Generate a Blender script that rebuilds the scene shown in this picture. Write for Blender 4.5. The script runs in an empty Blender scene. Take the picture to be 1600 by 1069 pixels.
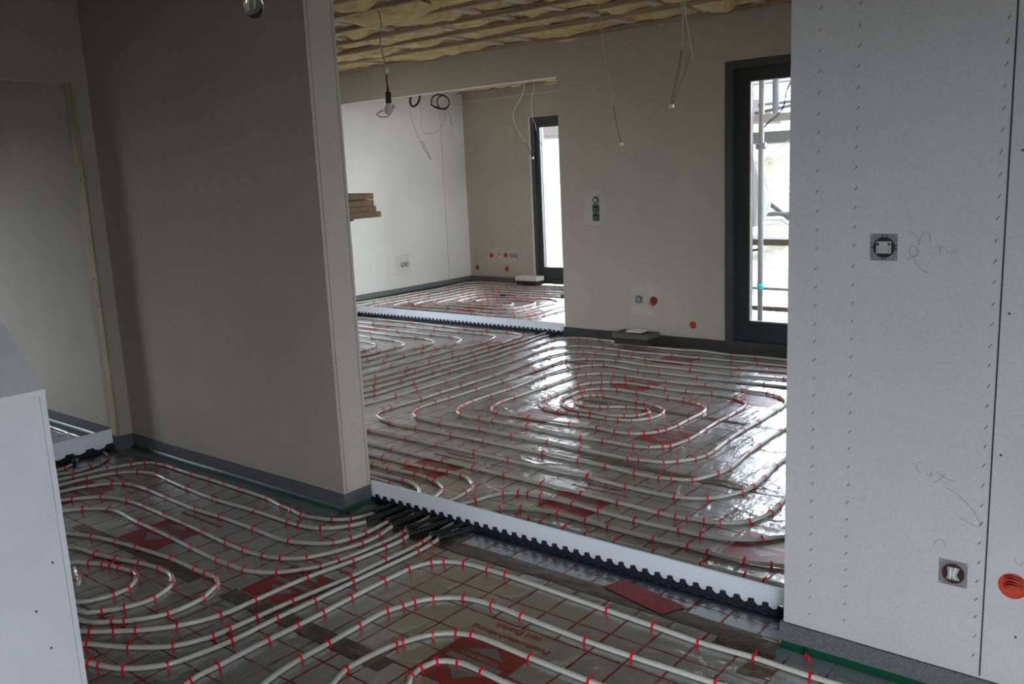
import bpy, bmesh, math, random
from mathutils import Vector, Matrix, noise
sc = bpy.context.scene
C = sc.collection
random.seed(7)

# ---------------------------------------------------------------- camera
cam_d = bpy.data.cameras.new('camera'); cam = bpy.data.objects.new('camera', cam_d); C.objects.link(cam)
cam_d.sensor_width = 36.0
cam_d.lens = 1389.7254 / 1600 * 36.0
cam_d.clip_start = 0.05; cam_d.clip_end = 300
YAW, PIT, ROL = 0.6886097, -0.1869668, -0.0458355
fwd = Vector((-math.sin(YAW)*math.cos(PIT), math.cos(YAW)*math.cos(PIT), math.sin(PIT)))
rt = Vector((math.cos(YAW), math.sin(YAW), 0)); up = rt.cross(fwd)
r2 = rt*math.cos(ROL) + up*math.sin(ROL); u2 = -rt*math.sin(ROL) + up*math.cos(ROL)
M = Matrix((r2, u2, -fwd)).transposed().to_4x4(); M.translation = (0, 0, 1.45)
cam.matrix_world = M
sc.camera = cam

# ---------------------------------------------------------------- sky, exposure
sc.view_settings.view_transform = 'Standard'; sc.view_settings.look = 'None'
sc.view_settings.gamma = 1.0; sc.view_settings.use_curve_mapping = False
sc.view_settings.exposure = 2.05
w = bpy.data.worlds.new('overcast_sky'); sc.world = w; w.use_nodes = True
wn = w.node_tree.nodes; wl = w.node_tree.links; wn.clear()
wo = wn.new('ShaderNodeOutputWorld'); wb = wn.new('ShaderNodeBackground')
tc = wn.new('ShaderNodeTexCoord'); sp = wn.new('ShaderNodeSeparateXYZ'); rp = wn.new('ShaderNodeValToRGB')
rp.color_ramp.elements[0].position = 0.0; rp.color_ramp.elements[0].color = (0.84, 0.90, 0.97, 1)
rp.color_ramp.elements[1].position = 0.7; rp.color_ramp.elements[1].color = (0.66, 0.80, 1.0, 1)
wl.new(tc.outputs['Generated'], sp.inputs[0]); wl.new(sp.outputs[2], rp.inputs[0])
wl.new(rp.outputs[0], wb.inputs[0]); wb.inputs[1].default_value = 8.0
wl.new(wb.outputs[0], wo.inputs[0])
sc.cycles.use_denoising = True
sc.cycles.max_bounces = 10; sc.cycles.diffuse_bounces = 6; sc.cycles.glossy_bounces = 5
sc.cycles.transparent_max_bounces = 12; sc.cycles.sample_clamp_indirect = 6.0
sc.cycles.caustics_reflective = True

def portal(loc, rot, sx, sy):
    l = bpy.data.lights.new('window_portal', 'AREA'); l.shape = 'RECTANGLE'; l.size = sx; l.size_y = sy
    l.energy = 1.0; l.cycles.is_portal = True
    o = bpy.data.objects.new('window_portal', l); o.location = loc; o.rotation_euler = rot; C.objects.link(o)
# area light emits along its -Z: into the rooms
portal((-2.1, 6.62, 1.15), (-math.pi/2, 0, 0), 1.9, 2.1)
portal((-6.0, 9.45, 1.15), (-math.pi/2, 0, 0), 2.2, 2.1)
portal((1.5, -2.12, 0.98), (math.pi/2, 0, 0), 1.4, 1.7)
portal((-8.6, 1.2, 1.05), (0, -math.pi/2, 0), 1.4, 0.65)
portal((-8.6, (4.85+5.5)/2, 1.3), (0, -math.pi/2, 0), 2.2, 5.5-4.85)  # portal of the window added to light the middle room
portal((2.85, -0.9, 1.2), (0, math.pi/2, 0), 1.8, 0.8)
portal((-4.3, 8.0, 1.2), (0, math.pi/2, 0), 2.3, 2.1)
portal((1.55, 4.4, 1.2), (0, math.pi/2, 0), 2.0, 0.4)

DATA = {
"wires": {"lamp_cord":[[-4.535,4.23,2.727],[-4.536,4.23,2.608],[-4.515,4.23,2.577],[-4.488,4.23,2.545],[-4.473,4.23,2.511],[-4.465,4.23,2.47],[-4.463,4.23,2.43],[-4.473,4.23,2.399],[-4.483,4.23,2.36],[-4.487,4.23,2.321],[-4.478,4.23,2.287],[-4.469,4.23,2.258],[-4.456,4.23,2.204],[-4.449,4.23,2.155]],"lamp_flex":[[-4.449,4.23,2.126],[-4.449,4.23,2.098],[-4.448,4.23,2.073],[-4.445,4.23,2.016]],"lamp_hook":[[-4.494,4.23,1.904],[-4.526,4.23,1.897],[-4.568,4.23,1.883],[-4.547,4.23,1.869],[-4.511,4.23,1.86],[-4.474,4.23,1.859],[-4.448,4.23,1.868],[-4.428,4.23,1.883],[-4.414,4.23,1.902],[-4.403,4.23,1.922],[-4.389,4.23,1.909],[-4.394,4.23,1.921],[-4.411,4.23,1.931]],"c1w":[[-3.013,4.6,2.493],[-3.01,4.6,2.422],[-3.007,4.6,2.332],[-2.991,4.6,2.197],[-2.977,4.6,2.059],[-2.957,4.6,1.984],[-2.941,4.6,1.921],[-2.926,4.6,1.817]],"c1b":[[-2.926,4.6,1.817],[-2.919,4.6,1.761],[-2.907,4.6,1.702],[-2.893,4.6,1.642],[-2.885,4.6,1.604]],"c2a":[[-2.469,4.6,2.407],[-2.47,4.6,2.341],[-2.467,4.6,2.24],[-2.469,4.6,2.173],[-2.474,4.6,2.083]],"c2b":[[-2.457,4.6,2.405],[-2.454,4.6,2.338],[-2.451,4.6,2.271],[-2.444,4.6,2.213],[-2.429,4.6,2.141],[-2.416,4.6,2.069],[-2.412,4.6,2.025]],"c2c":[[-2.474,4.6,2.083],[-2.489,4.6,1.989],[-2.514,4.6,1.888],[-2.54,4.6,1.796]],"c2d":[[-2.476,4.6,2.083],[-2.497,4.6,1.99],[-2.526,4.6,1.889],[-2.546,4.6,1.797]],"c2e":[[-2.418,4.6,2.066],[-2.454,4.6,1.968],[-2.499,4.6,1.869],[-2.532,4.6,1.796]],"c3a":[[-2.154,5.4,2.019],[-2.169,5.4,1.928],[-2.185,5.4,1.904],[-2.194,5.4,1.882],[-2.204,5.4,1.838],[-2.213,5.4,1.797],[-2.227,5.4,1.764],[-2.239,5.4,1.746],[-2.275,5.4,1.722],[-2.312,5.4,1.694],[-2.345,5.4,1.662]],"c3b":[[-2.151,5.4,2.019],[-2.165,5.4,1.928],[-2.18,5.4,1.9],[-2.19,5.4,1.882],[-2.208,5.4,1.838],[-2.209,5.4,1.797],[-2.223,5.4,1.76],[-2.243,5.4,1.739],[-2.271,5.4,1.71],[-2.304,5.4,1.694],[-2.341,5.4,1.661]],"c4":[[-6.777,8.7,2.615],[-6.792,8.7,2.469],[-6.808,8.7,2.406],[-6.846,8.7,2.348],[-6.888,8.7,2.291],[-6.952,8.7,2.214],[-6.98,8.7,2.163],[-6.975,8.7,2.087],[-6.93,8.7,1.993],[-6.889,8.7,1.922],[-6.838,8.7,1.854],[-6.806,8.7,1.811]],"c4b":[[-6.806,8.7,1.811],[-6.76,8.7,1.74],[-6.734,8.7,1.678],[-6.707,8.7,1.631]],"c5":[[-6.63,8.7,2.673],[-6.641,8.7,2.536],[-6.657,8.7,2.412],[-6.681,8.7,2.333],[-6.689,8.7,2.256],[-6.691,8.7,2.126],[-6.68,8.7,2.073],[-6.652,8.7,2.03],[-6.633,8.7,1.943]],"c5b":[[-6.633,8.7,1.943],[-6.618,8.7,1.868],[-6.591,8.7,1.814],[-6.564,8.7,1.775],[-6.519,8.7,1.72]],"hook":[[-6.893,6.9,2.334],[-6.912,6.9,2.283],[-6.921,6.9,2.238],[-6.905,6.9,2.201],[-6.868,6.9,2.191],[-6.819,6.9,2.21],[-6.787,6.9,2.247],[-6.771,6.9,2.317]],"coilA":[[-6.841,7.3,2.379],[-6.913,7.3,2.328],[-6.972,7.3,2.316],[-6.995,7.3,2.277],[-6.989,7.3,2.229],[-6.943,7.3,2.198],[-6.868,7.3,2.175],[-6.782,7.3,2.172],[-6.742,7.3,2.202],[-6.729,7.3,2.248],[-6.763,7.3,2.291],[-6.828,7.3,2.314],[-6.887,7.3,2.295],[-6.909,7.3,2.256],[-6.894,7.3,2.208],[-6.839,7.3,2.176],[-6.772,7.3,2.181],[-6.731,7.3,2.222],[-6.737,7.3,2.262],[-6.781,7.3,2.306],[-6.855,7.3,2.326],[-6.932,7.3,2.326],[-6.983,7.3,2.297],[-6.998,7.3,2.243],[-6.999,7.3,2.227]],"coilB":[[-7.008,7.3,2.231],[-6.942,7.3,2.208],[-6.867,7.3,2.185],[-6.81,7.3,2.178],[-6.762,7.3,2.184]],"w7a":[[-7.028,7.0,2.383],[-7.037,7.0,2.291],[-7.037,7.0,2.184],[-7.028,7.0,2.123],[-7.009,7.0,2.065],[-6.986,7.0,2.0],[-6.962,7.0,1.945],[-6.939,7.0,1.883],[-6.905,7.0,1.834]],"w7b":[[-6.905,7.0,1.834],[-6.879,7.0,1.792],[-6.847,7.0,1.73],[-6.811,7.0,1.701],[-6.777,7.0,1.653],[-6.76,7.0,1.632]],"w7c":[[-6.905,7.0,1.834],[-6.867,7.0,1.818],[-6.834,7.0,1.763],[-6.808,7.0,1.728],[-6.785,7.0,1.673],[-6.76,7.0,1.632]],"w8":[[-7.052,7.2,2.394],[-7.065,7.2,2.26],[-7.077,7.2,2.124],[-7.081,7.2,2.022],[-7.07,7.2,1.973],[-7.039,7.2,1.941],[-6.996,7.2,1.924],[-6.943,7.2,1.918],[-6.88,7.2,1.924],[-6.821,7.2,1.944],[-6.77,7.2,1.981],[-6.729,7.2,2.025],[-6.705,7.2,2.083],[-6.694,7.2,2.156]],"w9":[[-6.782,7.3,2.179],[-6.747,7.3,2.136],[-6.722,7.3,2.093],[-6.721,7.3,2.053],[-6.718,7.3,2.026],[-6.707,7.3,1.991],[-6.695,7.3,1.963]]},
"conn": {"lamp":[[-4.44,4.23,2.154],[-4.445,4.23,1.983],[-4.447,4.23,1.905]],"c1":[[-2.88,4.6,1.593]],"c2":[[-2.544,4.6,1.783]],"c3":[[-2.349,5.4,1.658]],"c4":[[-6.708,8.7,1.624]],"c5":[[-6.51,8.7,1.704]],"w7":[[-6.76,7.0,1.625]],"w9":[[-6.687,7.3,1.943]]},
"bulb": [-2.29,1.668,1.96],
"pencil": [[[-0.658,2.42,1.258],[-0.65,2.42,1.256],[-0.642,2.42,1.25],[-0.635,2.42,1.239],[-0.632,2.42,1.232]],[[-0.632,2.42,1.232],[-0.626,2.42,1.248],[-0.619,2.42,1.257],[-0.611,2.42,1.257],[-0.606,2.42,1.245],[-0.606,2.42,1.232]],[[-0.653,2.42,1.215],[-0.65,2.42,1.222],[-0.644,2.42,1.222],[-0.637,2.42,1.216],[-0.635,2.42,1.206],[-0.638,2.42,1.198],[-0.644,2.42,1.194],[-0.651,2.42,1.199],[-0.654,2.42,1.207],[-0.653,2.42,1.215]],[[-0.632,2.42,1.232],[-0.634,2.42,1.219],[-0.631,2.42,1.208],[-0.634,2.42,1.198],[-0.643,2.42,1.194],[-0.661,2.42,1.186]],[[-0.643,2.42,1.194],[-0.639,2.42,1.18],[-0.629,2.42,1.167],[-0.617,2.42,1.157],[-0.607,2.42,1.154]],[[-0.592,2.42,1.22],[-0.568,2.42,1.22]],[[-0.58,2.42,1.22],[-0.581,2.42,1.21],[-0.583,2.42,1.2]],[[-0.566,2.42,1.215],[-0.563,2.42,1.206],[-0.557,2.42,1.211],[-0.554,2.42,1.201],[-0.548,2.42,1.208],[-0.543,2.42,1.214]],[[-0.6,2.42,0.646],[-0.608,2.42,0.65],[-0.616,2.42,0.64],[-0.616,2.42,0.629],[-0.609,2.42,0.62],[-0.602,2.42,0.619]],[[-0.591,2.42,0.625],[-0.588,2.42,0.615],[-0.581,2.42,0.614],[-0.579,2.42,0.625]],[[-0.579,2.42,0.625],[-0.575,2.42,0.615]],[[-0.566,2.42,0.628],[-0.55,2.42,0.618],[-0.524,2.42,0.611]],[[-0.546,2.42,0.626],[-0.555,2.42,0.612],[-0.571,2.42,0.598]],[[-0.54,2.42,0.59],[-0.519,2.42,0.58],[-0.491,2.42,0.558],[-0.47,2.42,0.534],[-0.454,2.42,0.503]],[[-0.507,2.42,0.516],[-0.481,2.42,0.505],[-0.455,2.42,0.501],[-0.45,2.42,0.518]],[[-0.566,2.42,0.423],[-0.559,2.42,0.439],[-0.549,2.42,0.445],[-0.541,2.42,0.44],[-0.534,2.42,0.42]],[[-0.375,2.42,0.434],[-0.369,2.42,0.422],[-0.36,2.42,0.417],[-0.356,2.42,0.429]],[[-0.367,2.42,0.391],[-0.364,2.42,0.378]]],
"sleeves": {"S1":[[-2.854,2.457],[-2.85,2.6],[-2.9,2.655]],"S2":[[-2.81,2.369],[-2.79,2.6],[-2.88,2.69]],"S3":[[-2.729,2.421],[-2.72,2.6],[-2.81,2.71]],"S4":[[-2.676,2.397],[-2.67,2.6],[-2.74,2.7]],"S5":[[-2.593,2.402],[-2.56,2.6],[-2.63,2.69]],"S6":[[-2.546,2.365],[-2.505,2.6],[-2.57,2.69]],"S7":[[-2.459,2.409],[-2.415,2.6],[-2.45,2.69]],"S8":[[-2.416,2.407],[-2.36,2.6],[-2.38,2.69]]}}
PIPES = {
"main spiral": [[-7.4,3.34,0],[-6.0,3.34,0],[-4.4,3.34,0],[-3.858,3.341,1],[-3.553,3.344,1],[-3.318,3.345,1],[-3.043,3.346,1],[-2.807,3.342,1],[-2.322,3.347,1],[-2.315,3.344,1],[-2.094,3.325,1],[-1.848,3.332,1],[-1.719,3.39,1],[-1.628,3.541,1],[-1.612,3.623,1],[-1.619,3.763,1],[-1.641,3.943,1],[-1.648,4.109,0],[-1.648,4.601,0],[-1.648,5.462,0],[-1.734,5.564,0],[-1.874,5.637,0],[-2.293,5.642,1],[-2.652,5.612,1],[-2.975,5.616,1],[-3.322,5.605,1],[-3.613,5.633,1],[-3.852,5.59,1],[-3.96,5.456,1],[-3.973,5.408,1],[-3.969,5.283,1],[-3.963,5.053,1],[-3.966,4.685,1],[-3.969,4.406,1],[-3.972,4.137,1],[-3.977,4.011,1],[-3.97,3.851,1],[-3.941,3.788,1],[-3.89,3.732,1],[-3.812,3.692,1],[-3.602,3.675,1],[-3.308,3.692,1],[-3.066,3.688,1],[-2.824,3.698,1],[-2.598,3.683,1],[-2.3,3.677,1],[-2.244,3.689,1],[-2.122,3.721,1],[-2.074,3.767,1],[-2.018,3.848,1],[-1.998,3.919,1],[-1.995,3.999,1],[-2.016,4.211,1],[-2.024,4.419,1],[-2.023,4.617,1],[-2.031,4.87,1],[-2.034,5.01,1],[-2.065,5.105,0],[-2.12,5.172,1],[-2.177,5.212,1],[-2.231,5.228,1],[-2.403,5.24,1],[-2.668,5.245,1],[-2.95,5.228,1],[-3.282,5.237,1],[-3.372,5.233,1],[-3.473,5.215,1],[-3.563,5.145,1],[-3.599,5.07,1],[-3.599,4.903,1],[-3.6,4.71,1],[-3.604,4.369,1],[-3.604,4.238,1],[-3.581,4.144,1],[-3.563,4.098,1],[-3.496,4.034,1],[-3.448,4.024,1],[-3.212,4.027,1],[-2.922,4.045,1],[-2.739,4.053,1],[-2.611,4.04,1],[-2.528,4.054,1],[-2.458,4.094,1],[-2.409,4.159,1],[-2.389,4.206,1],[-2.375,4.315,1],[-2.38,4.442,1],[-2.378,4.617,1],[-2.404,4.721,1],[-2.453,4.778,1],[-2.507,4.814,1],[-2.556,4.83,1],[-2.608,4.837,1],[-2.719,4.84,1],[-2.961,4.861,1],[-3.115,4.864,1],[-3.226,4.84,1],[-3.307,4.748,1],[-3.321,4.718,1],[-3.317,4.605,1],[-3.296,4.489,1],[-3.243,4.403,1],[-3.16,4.342,1],[-3.087,4.315,1],[-2.961,4.317,1],[-2.835,4.308,0],[-2.738,4.345,1],[-2.679,4.384,1],[-2.657,4.454,1],[-2.652,4.482,1],[-2.689,4.536,0],[-2.703,4.541,1],[-2.772,4.536,1],[-2.835,4.524,1],[-2.933,4.47,1],[-2.977,4.447,1],[-3.077,4.425,1],[-3.183,4.473,1],[-3.228,4.549,1],[-3.228,4.613,1],[-3.195,4.66,1],[-3.154,4.681,1],[-3.104,4.686,1],[-2.843,4.663,1],[-2.784,4.658,1],[-2.698,4.637,1],[-2.61,4.584,1],[-2.571,4.483,1],[-2.587,4.369,1],[-2.653,4.286,1],[-2.728,4.257,1],[-2.804,4.245,1],[-2.913,4.246,1],[-2.997,4.24,1],[-3.072,4.238,1],[-3.142,4.233,1],[-3.257,4.253,1],[-3.366,4.334,1],[-3.4,4.424,1],[-3.406,4.498,1],[-3.412,4.579,1],[-3.42,4.736,1],[-3.415,4.831,1],[-3.379,4.934,1],[-3.327,4.993,1],[-3.267,5.027,1],[-3.158,5.053,1],[-2.982,5.044,1],[-2.849,5.036,1],[-2.701,5.039,1],[-2.526,5.058,1],[-2.356,5.031,1],[-2.286,4.989,1],[-2.251,4.947,0],[-2.232,4.899,1],[-2.219,4.739,1],[-2.214,4.614,1],[-2.218,4.504,1],[-2.208,4.333,1],[-2.197,4.226,1],[-2.199,4.109,1],[-2.226,3.969,1],[-2.254,3.939,1],[-2.309,3.894,1],[-2.384,3.868,1],[-2.574,3.867,1],[-2.715,3.859,1],[-3.101,3.872,1],[-3.361,3.87,1],[-3.461,3.868,1],[-3.621,3.877,1],[-3.697,3.926,1],[-3.745,3.986,1],[-3.77,4.062,1],[-3.778,4.15,1],[-3.784,4.337,1],[-3.775,4.543,1],[-3.805,4.973,1],[-3.788,5.242,1],[-3.754,5.332,1],[-3.689,5.415,1],[-3.609,5.457,1],[-3.294,5.427,1],[-3.117,5.426,1],[-2.821,5.426,1],[-2.348,5.448,1],[-2.186,5.455,0],[-2.004,5.433,0],[-1.891,5.357,0],[-1.822,5.214,0],[-1.845,4.602,0],[-1.847,4.501,1],[-1.843,4.21,1],[-1.833,4.055,1],[-1.813,3.802,1],[-1.826,3.707,1],[-1.887,3.566,1],[-1.975,3.53,1],[-2.028,3.51,1],[-2.157,3.504,1],[-2.33,3.52,1],[-2.501,3.526,1],[-2.727,3.529,1],[-3.136,3.528,1],[-3.384,3.53,1],[-3.654,3.521,1],[-3.87,3.52,1],[-4.064,3.59,1],[-4.125,3.657,0],[-4.136,3.704,1],[-4.141,3.772,1],[-4.121,4.026,1],[-4.132,4.216,1],[-4.128,4.425,1],[-4.135,4.786,1],[-4.158,5.226,1],[-4.168,5.527,1],[-4.14,5.709,1],[-4.081,5.774,1],[-4.022,5.793,1],[-3.909,5.796,1],[-3.7,5.812,1],[-3.581,5.807,1],[-3.45,5.794,1],[-3.057,5.79,1],[-2.692,5.81,1],[-2.343,5.844,0],[-1.742,5.843,0],[-1.538,5.742,0],[-1.432,5.562,0],[-1.44,4.2,0],[-1.444,3.597,0],[-1.426,3.465,1],[-1.424,3.38,1],[-1.459,3.243,1],[-1.55,3.169,1],[-1.612,3.152,1],[-1.683,3.138,1],[-1.732,3.13,1],[-1.807,3.128,1],[-2.02,3.137,1],[-2.219,3.144,1],[-2.451,3.153,1],[-2.68,3.155,1],[-2.886,3.158,1],[-3.092,3.154,1],[-3.472,3.16,1],[-3.675,3.167,0],[-4.3,3.17,0],[-6.0,3.17,0],[-7.4,3.17,0]],
"T8": [[-7.4,3.5,0],[-4.582,3.486,0],[-4.442,3.583,0],[-4.38,3.705,0],[-4.366,3.756,0],[-4.338,4.003,1],[-4.341,4.204,1],[-4.338,4.497,1],[-4.356,4.848,1],[-4.338,5.265,1],[-4.363,5.555,1],[-4.376,5.753,1],[-4.364,5.827,1],[-4.285,5.918,1],[-4.206,5.981,1],[-4.095,6.008,1],[-3.977,6.006,1],[-3.819,5.995,1],[-3.668,5.985,1],[-3.333,5.999,1],[-3.106,6.007,1],[-2.847,6.022,1],[-2.636,6.018,1],[-2.416,6.024,0],[-1.5,6.05,0],[-0.0,6.05,0]],
"T9": [[-7.4,3.64,0],[-4.733,3.626,0],[-4.605,3.723,0],[-4.545,3.844,0],[-4.53,3.896,0],[-4.512,3.967,1],[-4.513,4.347,1],[-4.528,4.734,1],[-4.532,4.992,1],[-4.524,5.262,1],[-4.545,5.492,1],[-4.539,5.853,1],[-4.563,6.032,1],[-4.562,6.127,1],[-4.493,6.25,0],[-4.481,6.259,1],[-4.411,6.294,1],[-4.337,6.302,1],[-4.211,6.298,1],[-4.096,6.299,1],[-3.894,6.227,0],[-3.402,6.216,0],[-3.228,6.243,0],[-2.936,6.212,1],[-2.751,6.225,1],[-2.497,6.225,0],[-1.5,6.22,0],[-0.0,6.22,0]],
"LA": [[-7.4,3.76,0],[-4.832,3.748,0],[-4.703,3.852,0],[-4.643,4.003,0],[-4.632,4.077,1],[-4.633,4.337,1],[-4.643,4.683,1],[-4.662,5.181,1],[-4.659,5.464,1],[-4.68,5.692,1],[-4.688,5.859,1],[-4.719,6.067,1],[-4.736,6.179,0],[-4.725,6.5,0]],
"LB": [[-7.4,3.88,0],[-4.983,3.868,0],[-4.851,3.971,0],[-4.784,4.124,0],[-4.77,4.209,1],[-4.765,4.513,1],[-4.771,4.617,1],[-4.795,4.899,1],[-4.766,5.101,1],[-4.774,5.292,1],[-4.783,5.491,1],[-4.8,5.694,1],[-4.791,5.81,1],[-4.793,5.92,1],[-4.801,6.048,1],[-4.819,6.174,0],[-4.86,6.5,0]],
"L0": [[-6.4,3.999,0],[-7.902,4.005,0],[-8.047,4.147,0],[-8.05,6.057,0],[-7.898,6.189,0],[-7.272,6.251,0],[-7.118,6.25,1],[-6.796,6.254,1],[-6.46,6.257,1],[-5.978,6.228,1],[-5.681,6.208,1],[-5.428,6.23,1],[-5.2,6.244,1],[-5.126,6.24,1],[-4.991,6.195,0],[-4.937,6.134,1],[-4.912,5.975,1],[-4.883,5.782,1],[-4.909,5.641,1],[-4.896,5.406,1],[-4.899,5.173,1],[-4.895,4.901,1],[-4.899,4.665,1],[-4.894,4.326,1],[-4.903,4.229,0],[-4.927,4.13,0],[-5.016,3.999,0],[-6.399,3.999,0]],
"L1": [[-6.401,4.139,0],[-7.752,4.145,0],[-7.897,4.287,0],[-7.899,5.907,0],[-7.75,6.039,0],[-7.024,6.05,0],[-6.801,6.04,1],[-6.605,6.048,1],[-6.345,6.062,1],[-6.16,6.049,1],[-5.939,6.052,1],[-5.617,6.051,1],[-5.457,6.068,1],[-5.358,6.08,1],[-5.28,6.078,1],[-5.177,6.041,0],[-5.154,6.023,0],[-5.087,5.893,1],[-5.068,5.724,1],[-5.079,5.36,1],[-5.078,5.111,1],[-5.076,4.663,1],[-5.076,4.374,0],[-5.109,4.271,0],[-5.208,4.141,0],[-6.399,4.138,0]],
"L2": [[-6.401,4.298,0],[-7.553,4.306,0],[-7.696,4.447,0],[-7.697,5.705,0],[-7.551,5.841,0],[-6.775,5.87,0],[-6.558,5.849,1],[-6.224,5.846,1],[-5.776,5.832,1],[-5.536,5.838,1],[-5.415,5.823,0],[-5.351,5.787,1],[-5.258,5.601,1],[-5.262,5.47,1],[-5.261,5.347,1],[-5.264,5.194,1],[-5.269,4.987,1],[-5.26,4.752,1],[-5.279,4.545,0],[-5.308,4.431,0],[-5.4,4.302,0],[-6.398,4.298,0]],
"L3": [[-6.401,4.458,0],[-7.354,4.467,0],[-7.495,4.608,0],[-7.496,5.575,0],[-7.352,5.709,0],[-6.618,5.685,0],[-6.432,5.675,1],[-6.189,5.657,1],[-5.965,5.651,1],[-5.799,5.662,1],[-5.685,5.661,1],[-5.614,5.645,1],[-5.5,5.581,0],[-5.451,5.509,1],[-5.44,5.384,1],[-5.427,5.266,1],[-5.43,4.947,1],[-5.443,4.744,1],[-5.451,4.698,0],[-5.48,4.59,0],[-5.572,4.464,0],[-6.398,4.457,0]],
"L4": [[-6.402,4.617,0],[-7.155,4.629,0],[-7.293,4.77,0],[-7.293,5.411,0],[-7.156,5.551,0],[-6.359,5.488,0],[-6.194,5.476,1],[-5.894,5.462,1],[-5.768,5.437,1],[-5.671,5.383,0],[-5.624,5.296,1],[-5.609,5.208,1],[-5.602,4.996,1],[-5.619,4.84,0],[-5.646,4.75,0],[-5.743,4.627,0],[-6.397,4.615,0]],
"L5": [[-6.404,4.795,0],[-7.01,4.812,0],[-7.106,4.926,0],[-7.105,5.241,0],[-7.014,5.353,0],[-6.139,5.295,0],[-5.987,5.281,1],[-5.876,5.235,0],[-5.834,5.193,1],[-5.782,5.012,1],[-5.788,4.968,0],[-5.89,4.852,0],[-6.086,4.796,0],[-6.398,4.793,0]],
"A": [[-4.2,3.03,0],[-3.529,3.035,0],[-3.409,3.031,1],[-3.23,3.03,1],[-3.102,3.03,1],[-3.024,3.038,1],[-2.952,3.043,1],[-2.857,3.04,1],[-2.763,2.996,0],[-2.71,2.952,1],[-2.696,2.92,1],[-2.682,2.863,1],[-2.673,2.772,0],[-2.673,2.721,0],[-2.621,2.582,0],[-2.593,2.402,0],[-2.583,2.364,1],[-2.6,2.04,1],[-2.621,1.972,1],[-2.719,1.844,1],[-2.843,1.785,1],[-2.929,1.782,1],[-3.009,1.778,1],[-3.221,1.788,1],[-3.378,1.798,1],[-3.525,1.804,1],[-3.658,1.808,1],[-3.952,1.818,1],[-4.07,1.753,1],[-4.125,1.69,0],[-4.23,1.494,0],[-4.192,1.311,0],[-4.012,1.152,0],[-3.198,1.112,0],[-2.899,1.188,0],[-2.87,1.205,1],[-2.806,1.253,1],[-2.749,1.298,1],[-2.66,1.397,1],[-2.603,1.523,1],[-2.595,1.657,1],[-2.586,1.878,1],[-2.554,2.071,1],[-2.538,2.227,1],[-2.535,2.318,1],[-2.546,2.365,0],[-2.57,2.589,0],[-2.605,2.736,0],[-2.575,2.816,1],[-2.558,2.898,0],[-2.528,2.955,1],[-2.468,2.997,1],[-2.424,3.011,1],[-2.355,3.019,1],[-2.181,3.018,1],[-2.035,3.009,1],[-1.852,3.003,1],[-1.651,3.009,1],[-1.555,3.014,1],[-1.411,3.055,0],[-1.341,3.105,1],[-1.279,3.174,0],[-1.01,3.217,0],[-0.4,3.201,0]],
"B": [[-4.2,2.94,0],[-3.413,2.93,0],[-3.369,2.926,1],[-3.252,2.922,1],[-3.065,2.929,1],[-2.966,2.919,1],[-2.91,2.905,1],[-2.824,2.86,0],[-2.791,2.826,1],[-2.765,2.744,0],[-2.704,2.59,0],[-2.676,2.397,0],[-2.649,2.295,1],[-2.65,2.205,1],[-2.729,1.994,1],[-2.813,1.932,1],[-2.892,1.908,1],[-3.001,1.895,1],[-3.125,1.896,1],[-3.32,1.908,1],[-3.483,1.916,1],[-3.646,1.921,1],[-3.836,1.929,1],[-3.981,1.925,1],[-4.152,1.882,1],[-4.247,1.788,1],[-4.273,1.76,0],[-4.381,1.5,0],[-4.308,1.162,0],[-4.111,1.027,0],[-3.101,1.022,0],[-2.814,1.151,0],[-2.798,1.16,1],[-2.662,1.229,1],[-2.549,1.316,1],[-2.496,1.425,1],[-2.49,1.482,1],[-2.484,1.584,1],[-2.477,1.727,1],[-2.451,1.974,1],[-2.449,2.143,1],[-2.445,2.339,1],[-2.459,2.409,0],[-2.479,2.604,0],[-2.477,2.741,0],[-2.418,2.801,1],[-2.344,2.857,1],[-2.169,2.893,1],[-2.022,2.89,1],[-1.906,2.884,1],[-1.691,2.881,1],[-1.548,2.89,1],[-1.459,2.885,1],[-1.316,2.888,1],[-1.221,2.912,1],[-1.177,2.925,0],[-1.002,2.942,0],[-0.4,2.931,0]],
"C": [[-4.2,2.829,0],[-3.273,2.818,0],[-3.168,2.832,0],[-3.053,2.833,1],[-2.962,2.816,0],[-2.898,2.783,0],[-2.861,2.747,0],[-2.75,2.59,0],[-2.729,2.421,1],[-2.717,2.282,1],[-2.728,2.212,1],[-2.754,2.146,1],[-2.922,2.056,1],[-3.161,2.052,1],[-3.411,2.053,1],[-3.59,2.043,1],[-3.864,2.053,1],[-4.039,2.061,1],[-4.166,2.057,1],[-4.237,2.044,1],[-4.299,2.012,1],[-4.373,1.917,1],[-4.407,1.815,0],[-4.498,1.495,0],[-4.436,1.06,0],[-4.21,0.926,0],[-3.004,0.938,0],[-2.705,1.095,0],[-2.674,1.106,1],[-2.632,1.119,1],[-2.551,1.153,1],[-2.46,1.245,1],[-2.439,1.315,0],[-2.418,1.442,1],[-2.419,1.621,1],[-2.414,1.775,1],[-2.412,1.949,1],[-2.401,2.273,1],[-2.406,2.35,1],[-2.416,2.407,0],[-2.407,2.628,0],[-2.352,2.75,0],[-2.287,2.763,1],[-2.23,2.77,1],[-2.169,2.775,1],[-2.05,2.772,1],[-1.939,2.769,1],[-1.802,2.769,1],[-1.627,2.769,1],[-1.431,2.773,1],[-1.261,2.773,1],[-1.187,2.774,1],[-1.117,2.776,0],[-0.9,2.781,0],[-0.4,2.78,0]],
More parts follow.
